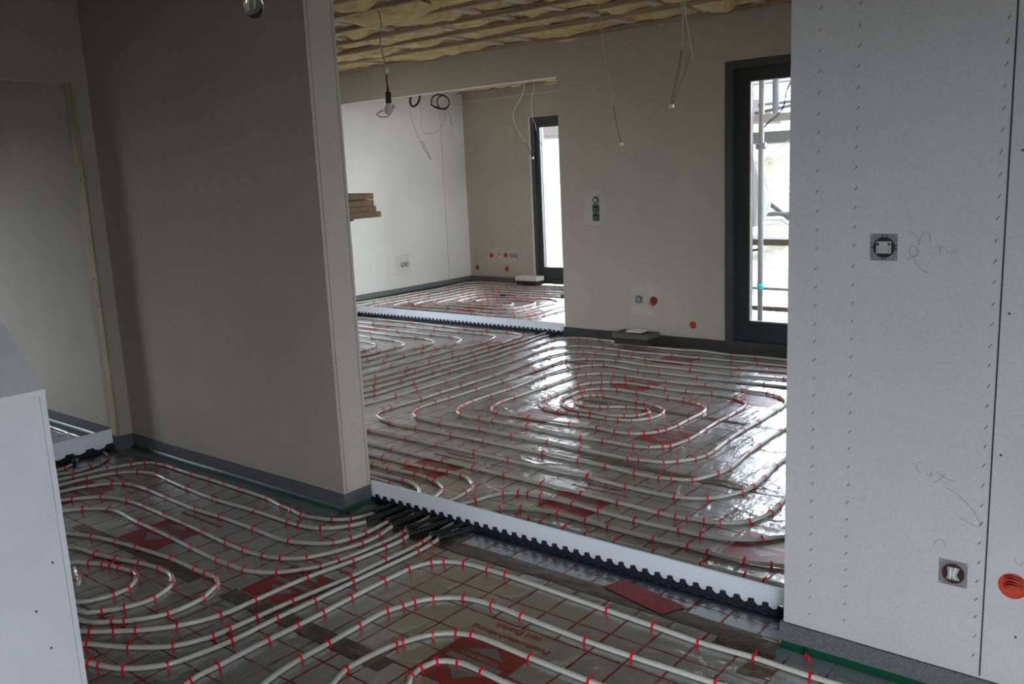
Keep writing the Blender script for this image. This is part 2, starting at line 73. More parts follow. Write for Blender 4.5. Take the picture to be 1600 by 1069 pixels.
"S2": [[-4.62,0.2,0],[-4.618,1.4,0],[-4.517,1.861,0],[-4.497,1.974,1],[-4.441,2.112,1],[-4.359,2.18,1],[-4.237,2.208,1],[-4.123,2.199,1],[-3.89,2.18,1],[-3.641,2.169,1],[-3.334,2.183,1],[-3.098,2.184,1],[-3.028,2.187,1],[-2.92,2.219,1],[-2.837,2.301,1],[-2.81,2.369,0],[-2.808,2.594,0],[-2.922,2.719,0],[-2.983,2.751,0],[-3.075,2.766,1],[-3.13,2.775,0],[-4.2,2.741,0]],
"S1": [[-4.72,0.2,0],[-4.709,1.5,0],[-4.61,1.892,0],[-4.595,1.947,1],[-4.566,2.119,1],[-4.515,2.226,1],[-4.479,2.286,1],[-4.396,2.31,1],[-4.326,2.32,1],[-4.242,2.317,1],[-4.064,2.315,1],[-3.909,2.319,1],[-3.789,2.318,1],[-3.654,2.317,1],[-3.427,2.313,1],[-3.283,2.289,1],[-3.211,2.284,1],[-3.113,2.27,1],[-2.952,2.308,1],[-2.891,2.36,1],[-2.854,2.457,0],[-2.854,2.593,0],[-2.86,2.649,0]],
"E0": [[-4.81,0.5,0],[-4.803,1.703,0],[-4.776,1.96,0],[-4.776,1.987,1],[-4.833,2.073,0],[-4.888,2.109,0],[-5.031,2.146,0],[-7.2,2.12,0]],
"E1": [[-4.766,0.5,0],[-4.772,1.705,0],[-4.7,1.932,0],[-4.666,1.987,1],[-4.673,2.077,1],[-4.685,2.133,1],[-4.734,2.198,1],[-4.779,2.228,0],[-4.849,2.252,0],[-4.894,2.26,0],[-4.949,2.27,0],[-5.1,2.299,0],[-5.342,2.333,1],[-5.457,2.334,1],[-5.697,2.344,1],[-7.2,2.27,0]],
"Q1": [[-3.406,1.204,0],[-3.917,1.24,0],[-4.015,1.386,0],[-3.963,1.494,0],[-3.815,1.572,0],[-3.694,1.614,1],[-3.546,1.642,1],[-3.412,1.66,1],[-3.179,1.681,1],[-3.011,1.681,1],[-2.939,1.683,1],[-2.877,1.684,1],[-2.828,1.66,0],[-2.814,1.638,1],[-2.77,1.559,1],[-2.765,1.54,0],[-2.769,1.422,1],[-2.844,1.309,1],[-2.877,1.283,1],[-2.94,1.235,0],[-3.397,1.202,0]],
"Q2": [[-3.417,1.261,0],[-3.756,1.311,0],[-3.783,1.381,0],[-3.663,1.504,0],[-3.496,1.53,1],[-3.375,1.555,1],[-3.255,1.588,1],[-3.136,1.605,1],[-3.045,1.599,0],[-2.991,1.576,0],[-2.967,1.555,1],[-2.921,1.455,1],[-2.942,1.36,1],[-2.984,1.301,1],[-3.015,1.264,0],[-3.392,1.253,0]],
"Q3": [[-3.342,1.312,0],[-3.505,1.365,0],[-3.522,1.404,0],[-3.486,1.45,0],[-3.432,1.473,1],[-3.369,1.5,1],[-3.329,1.511,1],[-3.278,1.519,1],[-3.197,1.531,1],[-3.159,1.522,0],[-3.13,1.503,1],[-3.075,1.442,1],[-3.075,1.384,1],[-3.122,1.288,0],[-3.272,1.268,0]],
"Q4": [[-3.438,1.417,0],[-3.397,1.406,0],[-3.341,1.389,1],[-3.277,1.354,0]],
"S9": [[-1.915,0.302,0],[-1.963,0.745,0],[-2.128,0.977,0],[-2.314,1.228,1],[-2.32,1.33,1],[-2.321,1.513,1],[-2.318,1.627,1],[-2.318,1.734,1],[-2.322,1.863,1],[-2.321,2.019,1],[-2.318,2.14,1],[-2.318,2.151,0],[-2.288,2.232,1],[-2.25,2.267,1],[-2.173,2.298,1],[-2.061,2.306,1],[-1.976,2.308,1],[-1.526,2.291,1],[-1.347,2.285,1],[-1.186,2.278,1],[-1.008,2.289,1],[-0.838,2.287,1],[-0.3,2.309,0],[1.6,2.31,0]],
"S10": [[-1.786,0.301,0],[-1.834,0.844,0],[-1.994,1.084,0],[-2.12,1.363,0],[-2.14,1.5,1],[-2.14,1.611,1],[-2.145,1.745,1],[-2.144,1.868,1],[-2.125,1.922,1],[-2.112,1.967,1],[-2.072,2.025,1],[-1.985,2.086,1],[-1.871,2.104,1],[-1.738,2.098,1],[-1.475,2.089,1],[-1.308,2.091,1],[-1.039,2.102,1],[-0.3,2.11,0],[1.6,2.11,0]],
"S11": [[-1.657,0.301,0],[-1.7,0.897,0],[-1.849,1.184,0],[-1.95,1.477,0],[-1.975,1.543,1],[-1.958,1.733,1],[-1.949,1.754,1],[-1.903,1.844,1],[-1.845,1.892,1],[-1.795,1.913,1],[-1.557,1.911,1],[-1.339,1.909,1],[-0.5,1.92,0],[1.6,1.92,0]],
"S12": [[-1.528,0.3,0],[-1.566,0.949,0],[-1.683,1.287,0],[-1.765,1.602,0],[-1.785,1.628,1],[-1.794,1.676,1],[-1.782,1.733,1],[-1.72,1.768,1],[-1.626,1.769,1],[-1.525,1.764,0],[-0.5,1.76,0],[1.4,1.76,0]],
"Ra": [[-8.106,6.75,0],[-8.166,7.034,0],[-8.137,7.358,1],[-8.121,7.629,1],[-8.128,7.899,1],[-8.103,8.069,1],[-8.108,8.357,1],[-8.129,8.585,1],[-8.156,8.788,1],[-8.187,8.986,1],[-8.153,9.053,0],[-8.036,9.113,1],[-7.741,9.137,1],[-7.594,9.133,1],[-7.471,9.123,1],[-6.6,9.08,0],[-4.85,9.08,0]],
"Rb": [[-7.939,6.619,0],[-7.993,6.885,0],[-7.994,6.913,1],[-7.97,7.114,1],[-7.973,7.3,1],[-7.944,7.579,1],[-7.958,7.872,1],[-7.949,8.239,1],[-7.951,8.396,1],[-7.968,8.681,1],[-7.934,8.8,1],[-7.877,8.868,0],[-7.78,8.91,1],[-7.64,8.925,1],[-7.317,8.936,1],[-7.082,8.949,1],[-6.852,8.955,1],[-6.652,8.984,1],[-6.539,8.999,0],[-4.9,8.9,0]],
"R": [[-4.899,7.201,0],[-4.906,8.702,0],[-5.045,8.817,0],[-6.456,8.877,0],[-6.694,8.831,1],[-6.831,8.814,1],[-6.978,8.805,1],[-7.134,8.801,1],[-7.274,8.797,1],[-7.396,8.791,1],[-7.49,8.785,1],[-7.609,8.765,1],[-7.653,8.746,1],[-7.718,8.694,1],[-7.771,8.578,1],[-7.786,8.49,1],[-7.77,8.203,1],[-7.753,7.846,1],[-7.767,7.673,1],[-7.77,7.471,1],[-7.774,7.258,1],[-7.784,7.158,1],[-7.793,7.018,1],[-7.785,6.951,1],[-7.736,6.842,0],[-7.696,6.801,0],[-7.535,6.75,1],[-7.458,6.75,1],[-7.358,6.758,1],[-7.211,6.766,1],[-7.088,6.769,1],[-6.921,6.772,1],[-6.72,6.781,1],[-6.531,6.786,1],[-6.212,6.779,1],[-5.997,6.78,1],[-5.796,6.799,1],[-5.636,6.807,1],[-5.583,6.821,1],[-5.514,6.856,1],[-5.467,6.93,1],[-5.448,7.044,1],[-5.446,7.15,1],[-5.455,7.355,1],[-5.458,7.509,0],[-5.454,7.517,0],[-5.443,8.211,0],[-5.521,8.361,0],[-5.65,8.451,0],[-6.279,8.476,1],[-6.432,8.481,1],[-6.768,8.472,1],[-6.961,8.485,1],[-7.144,8.484,1],[-7.243,8.469,1],[-7.333,8.432,1],[-7.403,8.36,1],[-7.427,8.239,1],[-7.425,8.091,1],[-7.406,7.865,1],[-7.416,7.636,1],[-7.421,7.415,1],[-7.397,7.249,1],[-7.35,7.174,0],[-7.311,7.146,0],[-7.186,7.127,1],[-7.04,7.134,1],[-6.782,7.151,1],[-6.465,7.153,1],[-6.258,7.135,1],[-6.136,7.133,1],[-6.026,7.142,1],[-5.952,7.16,1],[-5.889,7.203,1],[-5.86,7.341,1],[-5.869,7.444,1],[-5.873,7.601,1],[-5.861,7.755,1],[-5.851,7.852,1],[-5.858,7.958,0],[-5.876,7.99,0],[-5.933,8.042,0],[-6.031,8.104,0],[-6.13,8.151,1],[-6.246,8.15,1],[-6.401,8.124,1],[-6.52,8.111,1],[-6.593,8.108,1],[-6.643,8.107,1],[-6.857,8.099,1],[-6.907,8.087,1],[-6.981,8.058,1],[-7.066,7.985,1],[-7.088,7.862,1],[-7.079,7.739,1],[-7.05,7.604,1],[-7.017,7.552,0],[-6.928,7.496,1],[-6.762,7.485,1],[-6.684,7.49,1],[-6.585,7.5,1],[-6.494,7.506,1],[-6.396,7.517,1],[-6.326,7.54,1],[-6.26,7.623,0],[-6.288,7.692,0],[-6.386,7.759,1],[-6.47,7.756,1],[-6.539,7.732,1],[-6.58,7.713,1],[-6.638,7.681,1],[-6.71,7.647,1],[-6.787,7.64,0],[-6.846,7.691,0],[-6.853,7.794,1],[-6.811,7.86,1],[-6.714,7.916,1],[-6.644,7.935,1],[-6.557,7.945,1],[-6.46,7.952,1],[-6.352,7.954,1],[-6.272,7.943,1],[-6.193,7.92,1],[-6.142,7.891,0],[-6.065,7.806,0],[-6.039,7.673,1],[-6.041,7.538,1],[-6.045,7.478,1],[-6.062,7.412,1],[-6.121,7.355,1],[-6.275,7.322,1],[-6.427,7.319,1],[-6.6,7.32,1],[-6.843,7.326,1],[-7.117,7.312,1],[-7.171,7.356,0],[-7.21,7.432,1],[-7.233,7.538,1],[-7.254,7.818,1],[-7.255,8.021,1],[-7.249,8.157,1],[-7.229,8.204,1],[-7.186,8.245,1],[-7.071,8.284,1],[-6.973,8.299,1],[-6.843,8.306,1],[-6.743,8.309,1],[-6.475,8.321,1],[-6.297,8.33,1],[-6.082,8.322,0],[-5.799,8.243,0],[-5.694,8.143,0],[-5.638,8.004,0],[-5.635,7.737,0],[-5.625,7.487,1],[-5.613,7.329,1],[-5.61,7.192,1],[-5.624,7.104,1],[-5.703,6.999,1],[-5.91,6.947,1],[-6.017,6.946,1],[-6.257,6.966,1],[-6.456,6.968,1],[-6.637,6.97,1],[-6.918,6.943,1],[-7.151,6.947,1],[-7.334,6.943,1],[-7.415,6.954,1],[-7.48,6.979,0],[-7.557,7.07,0],[-7.599,7.192,1],[-7.615,7.351,1],[-7.6,7.674,1],[-7.586,7.903,1],[-7.59,8.132,1],[-7.601,8.285,1],[-7.592,8.465,1],[-7.541,8.564,1],[-7.407,8.639,1],[-7.318,8.66,1],[-7.142,8.671,1],[-6.804,8.647,1],[-6.555,8.646,1],[-6.292,8.657,0],[-5.289,8.6,0],[-5.192,8.491,0],[-5.141,8.207,0],[-5.149,7.2,0]]}

# ---------------------------------------------------------------- material helpers
MATS = {}
class NT:
    def __init__(s, name):
        m = bpy.data.materials.new(name); m.use_nodes = True; s.m = m
        s.n = m.node_tree.nodes; s.l = m.node_tree.links; s.n.clear()
        s.out = s.n.new('ShaderNodeOutputMaterial'); s.b = s.n.new('ShaderNodeBsdfPrincipled')
        s.l.new(s.b.outputs[0], s.out.inputs[0]); s.tc = s.n.new('ShaderNodeTexCoord')
        MATS[name] = m
    def lk(s, a, b): s.l.new(a, b)
    def noise(s, scale, detail=3, rough=.5, vec=None, dim='3D'):
        t = s.n.new('ShaderNodeTexNoise'); t.inputs['Scale'].default_value = scale
        t.inputs['Detail'].default_value = detail; t.inputs['Roughness'].default_value = rough
        s.lk(vec if vec is not None else s.tc.outputs['Object'], t.inputs['Vector']); return t
    def ramp(s, src, stops):
        r = s.n.new('ShaderNodeValToRGB'); e = r.color_ramp.elements
        while len(e) < len(stops): e.new(.5)
        for i, (p, c) in enumerate(stops):
            e[i].position = p; e[i].color = (*c, 1) if len(c) == 3 else c
        s.lk(src, r.inputs[0]); return r
    def mix(s, fac, a, b, typ='MIX'):
        x = s.n.new('ShaderNodeMixRGB'); x.blend_type = typ
        for i, v in ((0, fac), (1, a), (2, b)):
            if isinstance(v, (int, float)): x.inputs[i].default_value = v if i == 0 else (v, v, v, 1)
            elif isinstance(v, tuple): x.inputs[i].default_value = (*v, 1)
            else: s.lk(v, x.inputs[i])
        return x.outputs[0]
    def math(s, op, a, b=None, c=None):
        x = s.n.new('ShaderNodeMath'); x.operation = op
        for i, v in enumerate((a, b, c)):
            if v is None: continue
            if isinstance(v, (int, float)): x.inputs[i].default_value = v
            else: s.lk(v, x.inputs[i])
        return x.outputs[0]
    def bump(s, h, strength=.3, dist=.01, prev=None):
        b = s.n.new('ShaderNodeBump'); b.inputs['Strength'].default_value = strength
        b.inputs['Distance'].default_value = dist; s.lk(h, b.inputs['Height'])
        if prev is not None: s.lk(prev, b.inputs['Normal'])
        return b.outputs[0]
    def mapping(s, scale=(1, 1, 1), rot=(0, 0, 0)):
        m = s.n.new('ShaderNodeMapping'); m.inputs['Scale'].default_value = scale
        m.inputs['Rotation'].default_value = rot; s.lk(s.tc.outputs['Object'], m.inputs[0]); return m.outputs[0]

def simple(name, col, rough=.6, metal=0., nscale=0., namp=.15, bump=0., spec=None, coat=0.):
    t = NT(name); t.b.inputs['Roughness'].default_value = rough; t.b.inputs['Metallic'].default_value = metal
    if spec is not None: t.b.inputs['Specular IOR Level'].default_value = spec
    if coat: t.b.inputs['Coat Weight'].default_value = coat; t.b.inputs['Coat Roughness'].default_value = .08
    if nscale:
        n = t.noise(nscale, 4, .6)
        lo = tuple(c*(1-namp) for c in col); hi = tuple(min(1, c*(1+namp)) for c in col)
        r = t.ramp(n.outputs[0], [(.3, lo), (.7, hi)]); t.lk(r.outputs[0], t.b.inputs['Base Color'])
        if bump: t.lk(t.bump(n.outputs[0], bump, .003), t.b.inputs['Normal'])
    else: t.b.inputs['Base Color'].default_value = (*col, 1)
    return t.m

def board(name, col):
    t = NT(name)
    n1 = t.noise(1.3, 4, .55); n2 = t.noise(120, 2, .7)
    n3 = t.noise(1.0, 3, .5, t.mapping((10, 10, .35)))
    c1 = t.ramp(n1.outputs[0], [(.3, tuple(c*.94 for c in col)), (.7, tuple(min(1, c*1.04) for c in col))]).outputs[0]
    c2 = t.ramp(n2.outputs[0], [(.3, (.93, .93, .93)), (.7, (1.03, 1.03, 1.03))]).outputs[0]
    c3 = t.ramp(n3.outputs[0], [(.35, (.985, .985, .985)), (.65, (1.01, 1.01, 1.01))]).outputs[0]
    x = t.mix(1., c1, c2, 'MULTIPLY'); x = t.mix(1., x, c3, 'MULTIPLY')
    # small scuffs
    n4 = t.noise(3.2, 6, .65)
    k = t.ramp(n4.outputs[0], [(.71, (0, 0, 0)), (.76, (1, 1, 1))]).outputs[0]
    x = t.mix(t.math('MULTIPLY', k, .22), x, (.22, .19, .17))
    t.lk(x, t.b.inputs['Base Color']); t.b.inputs['Roughness'].default_value = .85
    t.b.inputs['Specular IOR Level'].default_value = .25
    t.lk(t.bump(n2.outputs[0], .12, .001), t.b.inputs['Normal'])
    return t.m
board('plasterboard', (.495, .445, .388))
board('plasterboard_lit_far', (.585, .555, .515))  # same board, lightened in colour for the window-lit far side wall
board('plasterboard_lit_cool', (.545, .515, .515))  # same board, the hall's cooler and stronger light put into its colour
simple('board_core', (.30, .28, .26), .9)
simple('parapet_white', (.80, .81, .84), .6, nscale=7, namp=.04)
simple('bounce_damper', (.11, .085, .062), .8, nscale=8, namp=.2)  # dark tone given to unseen hall surfaces to cut bounce light
simple('joint_line', (.05, .047, .045), .9)
simple('filler', (.512, .468, .415), .8, nscale=5, namp=.05)
simple('pencil', (.20, .19, .19), .8)
simple('staple', (.10, .09, .09), .5, .5)
simple('edge_foam', (.125, .123, .130), .9, nscale=160, namp=.35, bump=.4)
simple('edge_foam_shaded', (.055, .052, .050), .9, nscale=160, namp=.3, bump=.3)  # same foam, with the middle room's shade put into its colour
simple('pe_foam', (.87, .89, .92), .65, nscale=60, namp=.03)
m_ = MATS['pe_foam']; nn = m_.node_tree.nodes; ll = m_.node_tree.links
tl_ = nn.new('ShaderNodeBsdfTranslucent'); tl_.inputs[0].default_value = (.87, .89, .92, 1); mx_ = nn.new('ShaderNodeMixShader'); mx_.inputs[0].default_value = .4
ou_ = [q for q in nn if q.type == 'OUTPUT_MATERIAL'][0]; pb_ = [q for q in nn if q.type == 'BSDF_PRINCIPLED'][0]
ll.new(pb_.outputs[0], mx_.inputs[1]); ll.new(tl_.outputs[0], mx_.inputs[2]); ll.new(mx_.outputs[0], ou_.inputs[0])
simple('black_base', (.012, .016, .03), .55)
simple('black_plastic', (.012, .012, .013), .45)
simple('anthracite', (.060, .065, .071), .45, nscale=40, namp=.05)
simple('anthracite_dark', (.046, .049, .055), .5)
simple('bead_light', (.42, .45, .47), .4)
simple('white_trim', (.72, .70, .66), .7)
simple('pipe_white', (.60, .57, .51), .30, spec=.45, coat=.12)
simple('clip_red', (.66, .010, .030), .32)
simple('print_red', (.30, .018, .022), .38, nscale=14, namp=.25)
simple('print_grey', (.26, .25, .24), .4, .4)
simple('orange_box', (.50, .050, .022), .45)
simple('orange_dark', (.25, .02, .01), .5)
simple('steel', (.42, .43, .45), .42, .8, nscale=30, namp=.08)
simple('insert_grey', (.40, .40, .38), .45)
simple('dark_hole', (.02, .017, .017), .8)
simple('green_plastic', (.06, .13, .05), .5)
simple('green_foil_edge', (.004, .075, .036), .4)
simple('brown_card', (.045, .026, .016), .7, nscale=12, namp=.2)
simple('grey_lid', (.11, .105, .095), .6)
simple('paper', (.75, .73, .68), .7)
simple('terminal_white', (.80, .80, .76), .35)
simple('cable_grey', (.33, .31, .28), .6)
simple('cable_pale', (.60, .57, .50), .55)
simple('cable_brown', (.035, .025, .02), .6)
simple('lath', (.66, .58, .52), .8, nscale=18, namp=.12)
simple('galv', (.30, .31, .32), .5, .2, nscale=14, namp=.12)
simple('plank_wood', (.13, .10, .065), .8, nscale=10, namp=.2)
simple('sheet_white', (.6, .6, .58), .5, nscale=3, namp=.04)
simple('cyan_tag', (.05, .55, .60), .5)
simple('house_white', (.55, .55, .55), .9)
simple('house_wood', (.05, .038, .030), .8)
simple('roof_grey', (.10, .10, .105), .8)
simple('red_paint', (.35, .03, .03), .5)
simple('yellow_paint', (.65, .55, .05), .5)
simple('glass_dark', (.05, .06, .07), .2)

def wood(name, c1, c2, axis_scale):
    t = NT(name); n = t.noise(1., 6, .6, t.mapping(axis_scale)); n2 = t.noise(5, 3)
    r = t.ramp(n.outputs[0], [(.3, c1), (.7, c2)]).outputs[0]
    r = t.mix(.25, r, n2.outputs[0], 'OVERLAY')
    t.lk(r, t.b.inputs['Base Color']); t.b.inputs['Roughness'].default_value = .75
    t.lk(t.bump(n.outputs[0], .25, .002), t.b.inputs['Normal']); return t.m
wood('stud_wood', (.36, .25, .15), (.50, .38, .25), (40, 40, 1.6))
wood('batten_wood', (.30, .19, .13), (.46, .33, .24), (1.6, 40, 40))
wood('block_wood', (.22, .14, .075), (.38, .26, .15), (6, 30, 30))

# mineral wool
t = NT('mineral_wool')
n = t.noise(9, 6, .65, t.mapping((.6, 1.3, 1))); n2 = t.noise(120, 3, .8, t.mapping((.5, 1.6, 1)))
c = t.ramp(n.outputs[0], [(.25, (.50, .35, .13)), (.5, (.76, .62, .29)), (.75, (.88, .78, .46))]).outputs[0]
c = t.mix(.35, c, n2.outputs[0], 'OVERLAY'); t.lk(c, t.b.inputs['Base Color'])
t.b.inputs['Roughness'].default_value = .95; t.b.inputs['Specular IOR Level'].default_value = .1
b1 = t.bump(n.outputs[0], .6, .02); t.lk(t.bump(n2.outputs[0], .5, .006, b1), t.b.inputs['Normal'])

# aluminium faced insulation foil with a printed grid
def make_foil(name, printed):
    t = NT(name)
    sep = t.n.new('ShaderNodeSeparateXYZ'); t.lk(t.tc.outputs['Object'], sep.inputs[0])
    wob = t.noise(2.3, 2, .5); wob2 = t.noise(14, 2, .5)
    wo1 = t.math('MULTIPLY', t.math('SUBTRACT', wob.outputs[0], .5), .012)
    wo2 = t.math('MULTIPLY', t.math('SUBTRACT', wob2.outputs[0], .5), .010)
    wo_ = t.math('ADD', wo1, wo2)
    def gridline(coord, off, pitch, half):
        v = t.math('ADD', t.math('SUBTRACT', coord, off), wo_)
        v = t.math('ABSOLUTE', t.math('SUBTRACT', t.math('FRACT', t.math('ADD', t.math('DIVIDE', v, pitch), 400.5)), .5))
        return t.math('LESS_THAN', v, half/pitch)
    gx = gridline(sep.outputs[0], -1.444, .1267, .0040)
    isroom2 = t.math('GREATER_THAN', sep.outputs[1], 2.50)
    gy1 = gridline(sep.outputs[1], 2.180, .1275, .0034); gy2 = gridline(sep.outputs[1], 3.775, .1275, .0032)
    gy = t.math('ADD', t.math('MULTIPLY', gy1, t.math('SUBTRACT', 1., isroom2)), t.math('MULTIPLY', gy2, isroom2))
    g = t.math('MINIMUM', t.math('ADD', gx, gy), 1.)
    worn = t.ramp(t.noise(7, 4, .6).outputs[0], [(.30, (.55,)*3), (.5, (1,)*3)]).outputs[0]
    g = t.math('MULTIPLY', g, worn)
    g = t.math('MULTIPLY', g, 1. if printed else 0.)
    n1 = t.noise(2.2, 3, .5); n2 = t.noise(30, 3, .6)
    base = t.ramp(n1.outputs[0], [(.3, (.42, .425, .42)), (.7, (.54, .55, .545))]).outputs[0]
    # dust and footprints
    dust = t.ramp(t.noise(1.6, 5, .6).outputs[0], [(.52, (0,)*3), (.72, (1,)*3)]).outputs[0]
    base = t.mix(t.math('MULTIPLY', dust, .25), base, (.28, .26, .235))
    t.lk(t.mix(g, base, (.23, .012, .020)), t.b.inputs['Base Color'])
    t.lk(t.math('MULTIPLY', t.math('SUBTRACT', 1., g), 0.74), t.b.inputs['Metallic'])
    t.lk(t.math('ADD', t.math('MULTIPLY', dust, .14), 0.24), t.b.inputs['Roughness'])
    cr = t.n.new('ShaderNodeTexVoronoi'); cr.feature = 'DISTANCE_TO_EDGE'; cr.inputs['Scale'].default_value = 3.2
    nd = t.noise(3, 3, .6)
    vv = t.n.new('ShaderNodeMixRGB'); vv.inputs[0].default_value = .3
    t.lk(t.tc.outputs['Object'], vv.inputs[1]); t.lk(nd.outputs['Color'], vv.inputs[2]); t.lk(vv.outputs[0], cr.inputs['Vector'])
    crr = t.ramp(cr.outputs['Distance'], [(.0, (1,)*3), (.06, (.2,)*3), (.25, (0,)*3)]).outputs[0]
    st = t.noise(9, 5, .65, t.mapping((1.0, .28, 1), (0, 0, .5)))
    st2 = t.noise(26, 3, .6); st3 = t.noise(75, 3, .7, t.mapping((1.6, .7, 1), (0, 0, .9)))
    b = t.bump(st.outputs[0], .55, .016); b = t.bump(crr, .35, .006, b); b = t.bump(st2.outputs[0], .34, .004, b); b = t.bump(st3.outputs[0], .35, .0015, b)
    b = t.bump(n1.outputs[0], .5, .03, b)
    t.lk(b, t.b.inputs['Normal'])
make_foil('grid_foil', True); make_foil('plain_foil', False)
# brown tape
t = NT('brown_tape'); n = t.noise(16, 4, .6)
t.lk(t.ramp(n.outputs[0], [(.3, (.085, .055, .03)), (.7, (.15, .105, .062))]).outputs[0], t.b.inputs['Base Color'])
t.b.inputs['Roughness'].default_value = .22; t.lk(t.bump(n.outputs[0], .6, .008), t.b.inputs['Normal'])

def see_through(name, col, fac, rough=.05):
    m = bpy.data.materials.new(name); m.use_nodes = True; MATS[name] = m
    n = m.node_tree.nodes; l = m.node_tree.links; n.clear()
    o = n.new('ShaderNodeOutputMaterial'); mx = n.new('ShaderNodeMixShader'); tr = n.new('ShaderNodeBsdfTransparent')
    gl = n.new('ShaderNodeBsdfPrincipled'); gl.inputs['Base Color'].default_value = (*col, 1); gl.inputs['Roughness'].default_value = rough
    tr.inputs[0].default_value = tuple(min(1, .75+.25*c) for c in col) + (1,)
    l.new(tr.outputs[0], mx.inputs[1]); l.new(gl.outputs[0], mx.inputs[2]); mx.inputs[0].default_value = fac
    l.new(mx.outputs[0], o.inputs[0]); return m
see_through('skirt_film', (.42, .58, .52), .34, .3)
def pane(name, tint=(.97, .98, .97)):
    m = bpy.data.materials.new(name); m.use_nodes = True; MATS[name] = m
    n = m.node_tree.nodes; l = m.node_tree.links; n.clear()
    o = n.new('ShaderNodeOutputMaterial'); mx = n.new('ShaderNodeMixShader'); tr = n.new('ShaderNodeBsdfTransparent')
    gl = n.new('ShaderNodeBsdfGlossy'); gl.inputs['Roughness'].default_value = .01
    fr = n.new('ShaderNodeFresnel'); fr.inputs[0].default_value = 1.45
    l.new(fr.outputs[0], mx.inputs[0]); l.new(tr.outputs[0], mx.inputs[1]); l.new(gl.outputs[0], mx.inputs[2])
    l.new(mx.outputs[0], o.inputs[0]); tr.inputs[0].default_value = (*tint, 1)
pane('window_glass'); pane('dimming_glass', (0.75, 0.75, 0.75))  # grey pane tint added to hold down the outdoor brightness
t = NT('bulb_glass'); t.b.inputs['Transmission Weight'].default_value = 1.; t.b.inputs['Roughness'].default_value = .0
t.b.inputs['IOR'].default_value = 1.25; t.b.inputs['Base Color'].default_value = (.96, .96, .95, 1)
t = NT('bulb_frosted'); t.b.inputs['Transmission Weight'].default_value = .35; t.b.inputs['Roughness'].default_value = .35
t.b.inputs['Base Color'].default_value = (.62, .60, .56, 1)

# outdoor rubble / soil
t = NT('rubble_soil')
n = t.noise(1.4, 6, .7); n2 = t.noise(11, 4, .7)
c = t.ramp(n.outputs[0], [(.3, (.055, .044, .022)), (.5, (.150, .130, .082)), (.7, (.26, .235, .17))]).outputs[0]
c = t.mix(.6, c, n2.outputs[0], 'OVERLAY'); t.lk(c, t.b.inputs['Base Color']); t.b.inputs['Roughness'].default_value = .95
t.lk(t.bump(n2.outputs[0], .8, .15), t.b.inputs['Normal'])
t = NT('dry_grass')
n = t.noise(2.5, 6, .75)
c = t.ramp(n.outputs[0], [(.3, (.018, .018, .007)), (.55, (.062, .055, .026)), (.8, (.12, .105, .058))]).outputs[0]
t.lk(c, t.b.inputs['Base Color']); t.b.inputs['Roughness'].default_value = .95
t = NT('gravel_red')
n = t.noise(14, 5, .7)
c = t.ramp(n.outputs[0], [(.3, (.04, .025, .020)), (.7, (.095, .070, .060))]).outputs[0]
t.lk(c, t.b.inputs['Base Color']); t.b.inputs['Roughness'].default_value = .95

# ---------------------------------------------------------------- mesh helpers
def box(bm, x0, y0, z0, x1, y1, z1):
    vs = [bm.verts.new((x, y, z)) for x in (x0, x1) for y in (y0, y1) for z in (z0, z1)]
    for f in ((0, 1, 3, 2), (4, 6, 7, 5), (0, 4, 5, 1), (2, 3, 7, 6), (0, 2, 6, 4), (1, 5, 7, 3)):
        bm.faces.new([vs[i] for i in f])
def obj(name, bm, mat, parent=None, smooth=False, bevel=0.):
    if bevel: bmesh.ops.bevel(bm, geom=list(bm.edges), offset=bevel, segments=2, affect='EDGES', profile=.6)
    bmesh.ops.recalc_face_normals(bm, faces=bm.faces)
    me = bpy.data.meshes.new(name); bm.to_mesh(me); bm.free()
    if smooth:
        for p in me.polygons: p.use_smooth = True
    o = bpy.data.objects.new(name, me); C.objects.link(o)
    me.materials.append(MATS[mat] if isinstance(mat, str) else mat)
    if parent is not None: o.parent = parent
    return o
def boxes(name, bl, mat, parent=None, bevel=0.):
    bm = bmesh.new()
    for b in bl: box(bm, *b)
    return obj(name, bm, mat, parent, bevel=bevel)
def empty(name, loc=(0, 0, 0), rot=(0, 0, 0)):
    o = bpy.data.objects.new(name, None); o.location = loc; o.rotation_euler = rot; o.empty_display_size = .05; C.objects.link(o); return o
def tag(o, label, cat, group=None, kind=None):
    if label: o['label'] = label
    if cat: o['category'] = cat
    if group: o['group'] = group
    if kind: o['kind'] = kind
    return o
def struct(o, label, cat='wall'): return tag(o, label, cat, kind='structure')
def catmull(P, step=.03):
    P = [Vector(p) for p in P]
    Q = [P[0]*2-P[1]] + P + [P[-1]*2-P[-2]]; out = []
    for i in range(1, len(Q)-2):
        p0, p1, p2, p3 = Q[i-1:i+3]
        d0 = max((p1-p0).length, 1e-4)**.5; d1 = max((p2-p1).length, 1e-4)**.5; d2 = max((p3-p2).length, 1e-4)**.5
        m1 = ((p1-p0)/d0 - (p2-p0)/(d0+d1) + (p2-p1)/d1)*d1; m2 = ((p2-p1)/d1 - (p3-p1)/(d1+d2) + (p3-p2)/d2)*d1
        n = max(1, int((p2-p1).length/step))
        for k in range(n):
            s = k/n; out.append((2*s**3-3*s**2+1)*p1 + (s**3-2*s**2+s)*m1 + (-2*s**3+3*s**2)*p2 + (s**3-s**2)*m2)
    out.append(P[-1]); return out
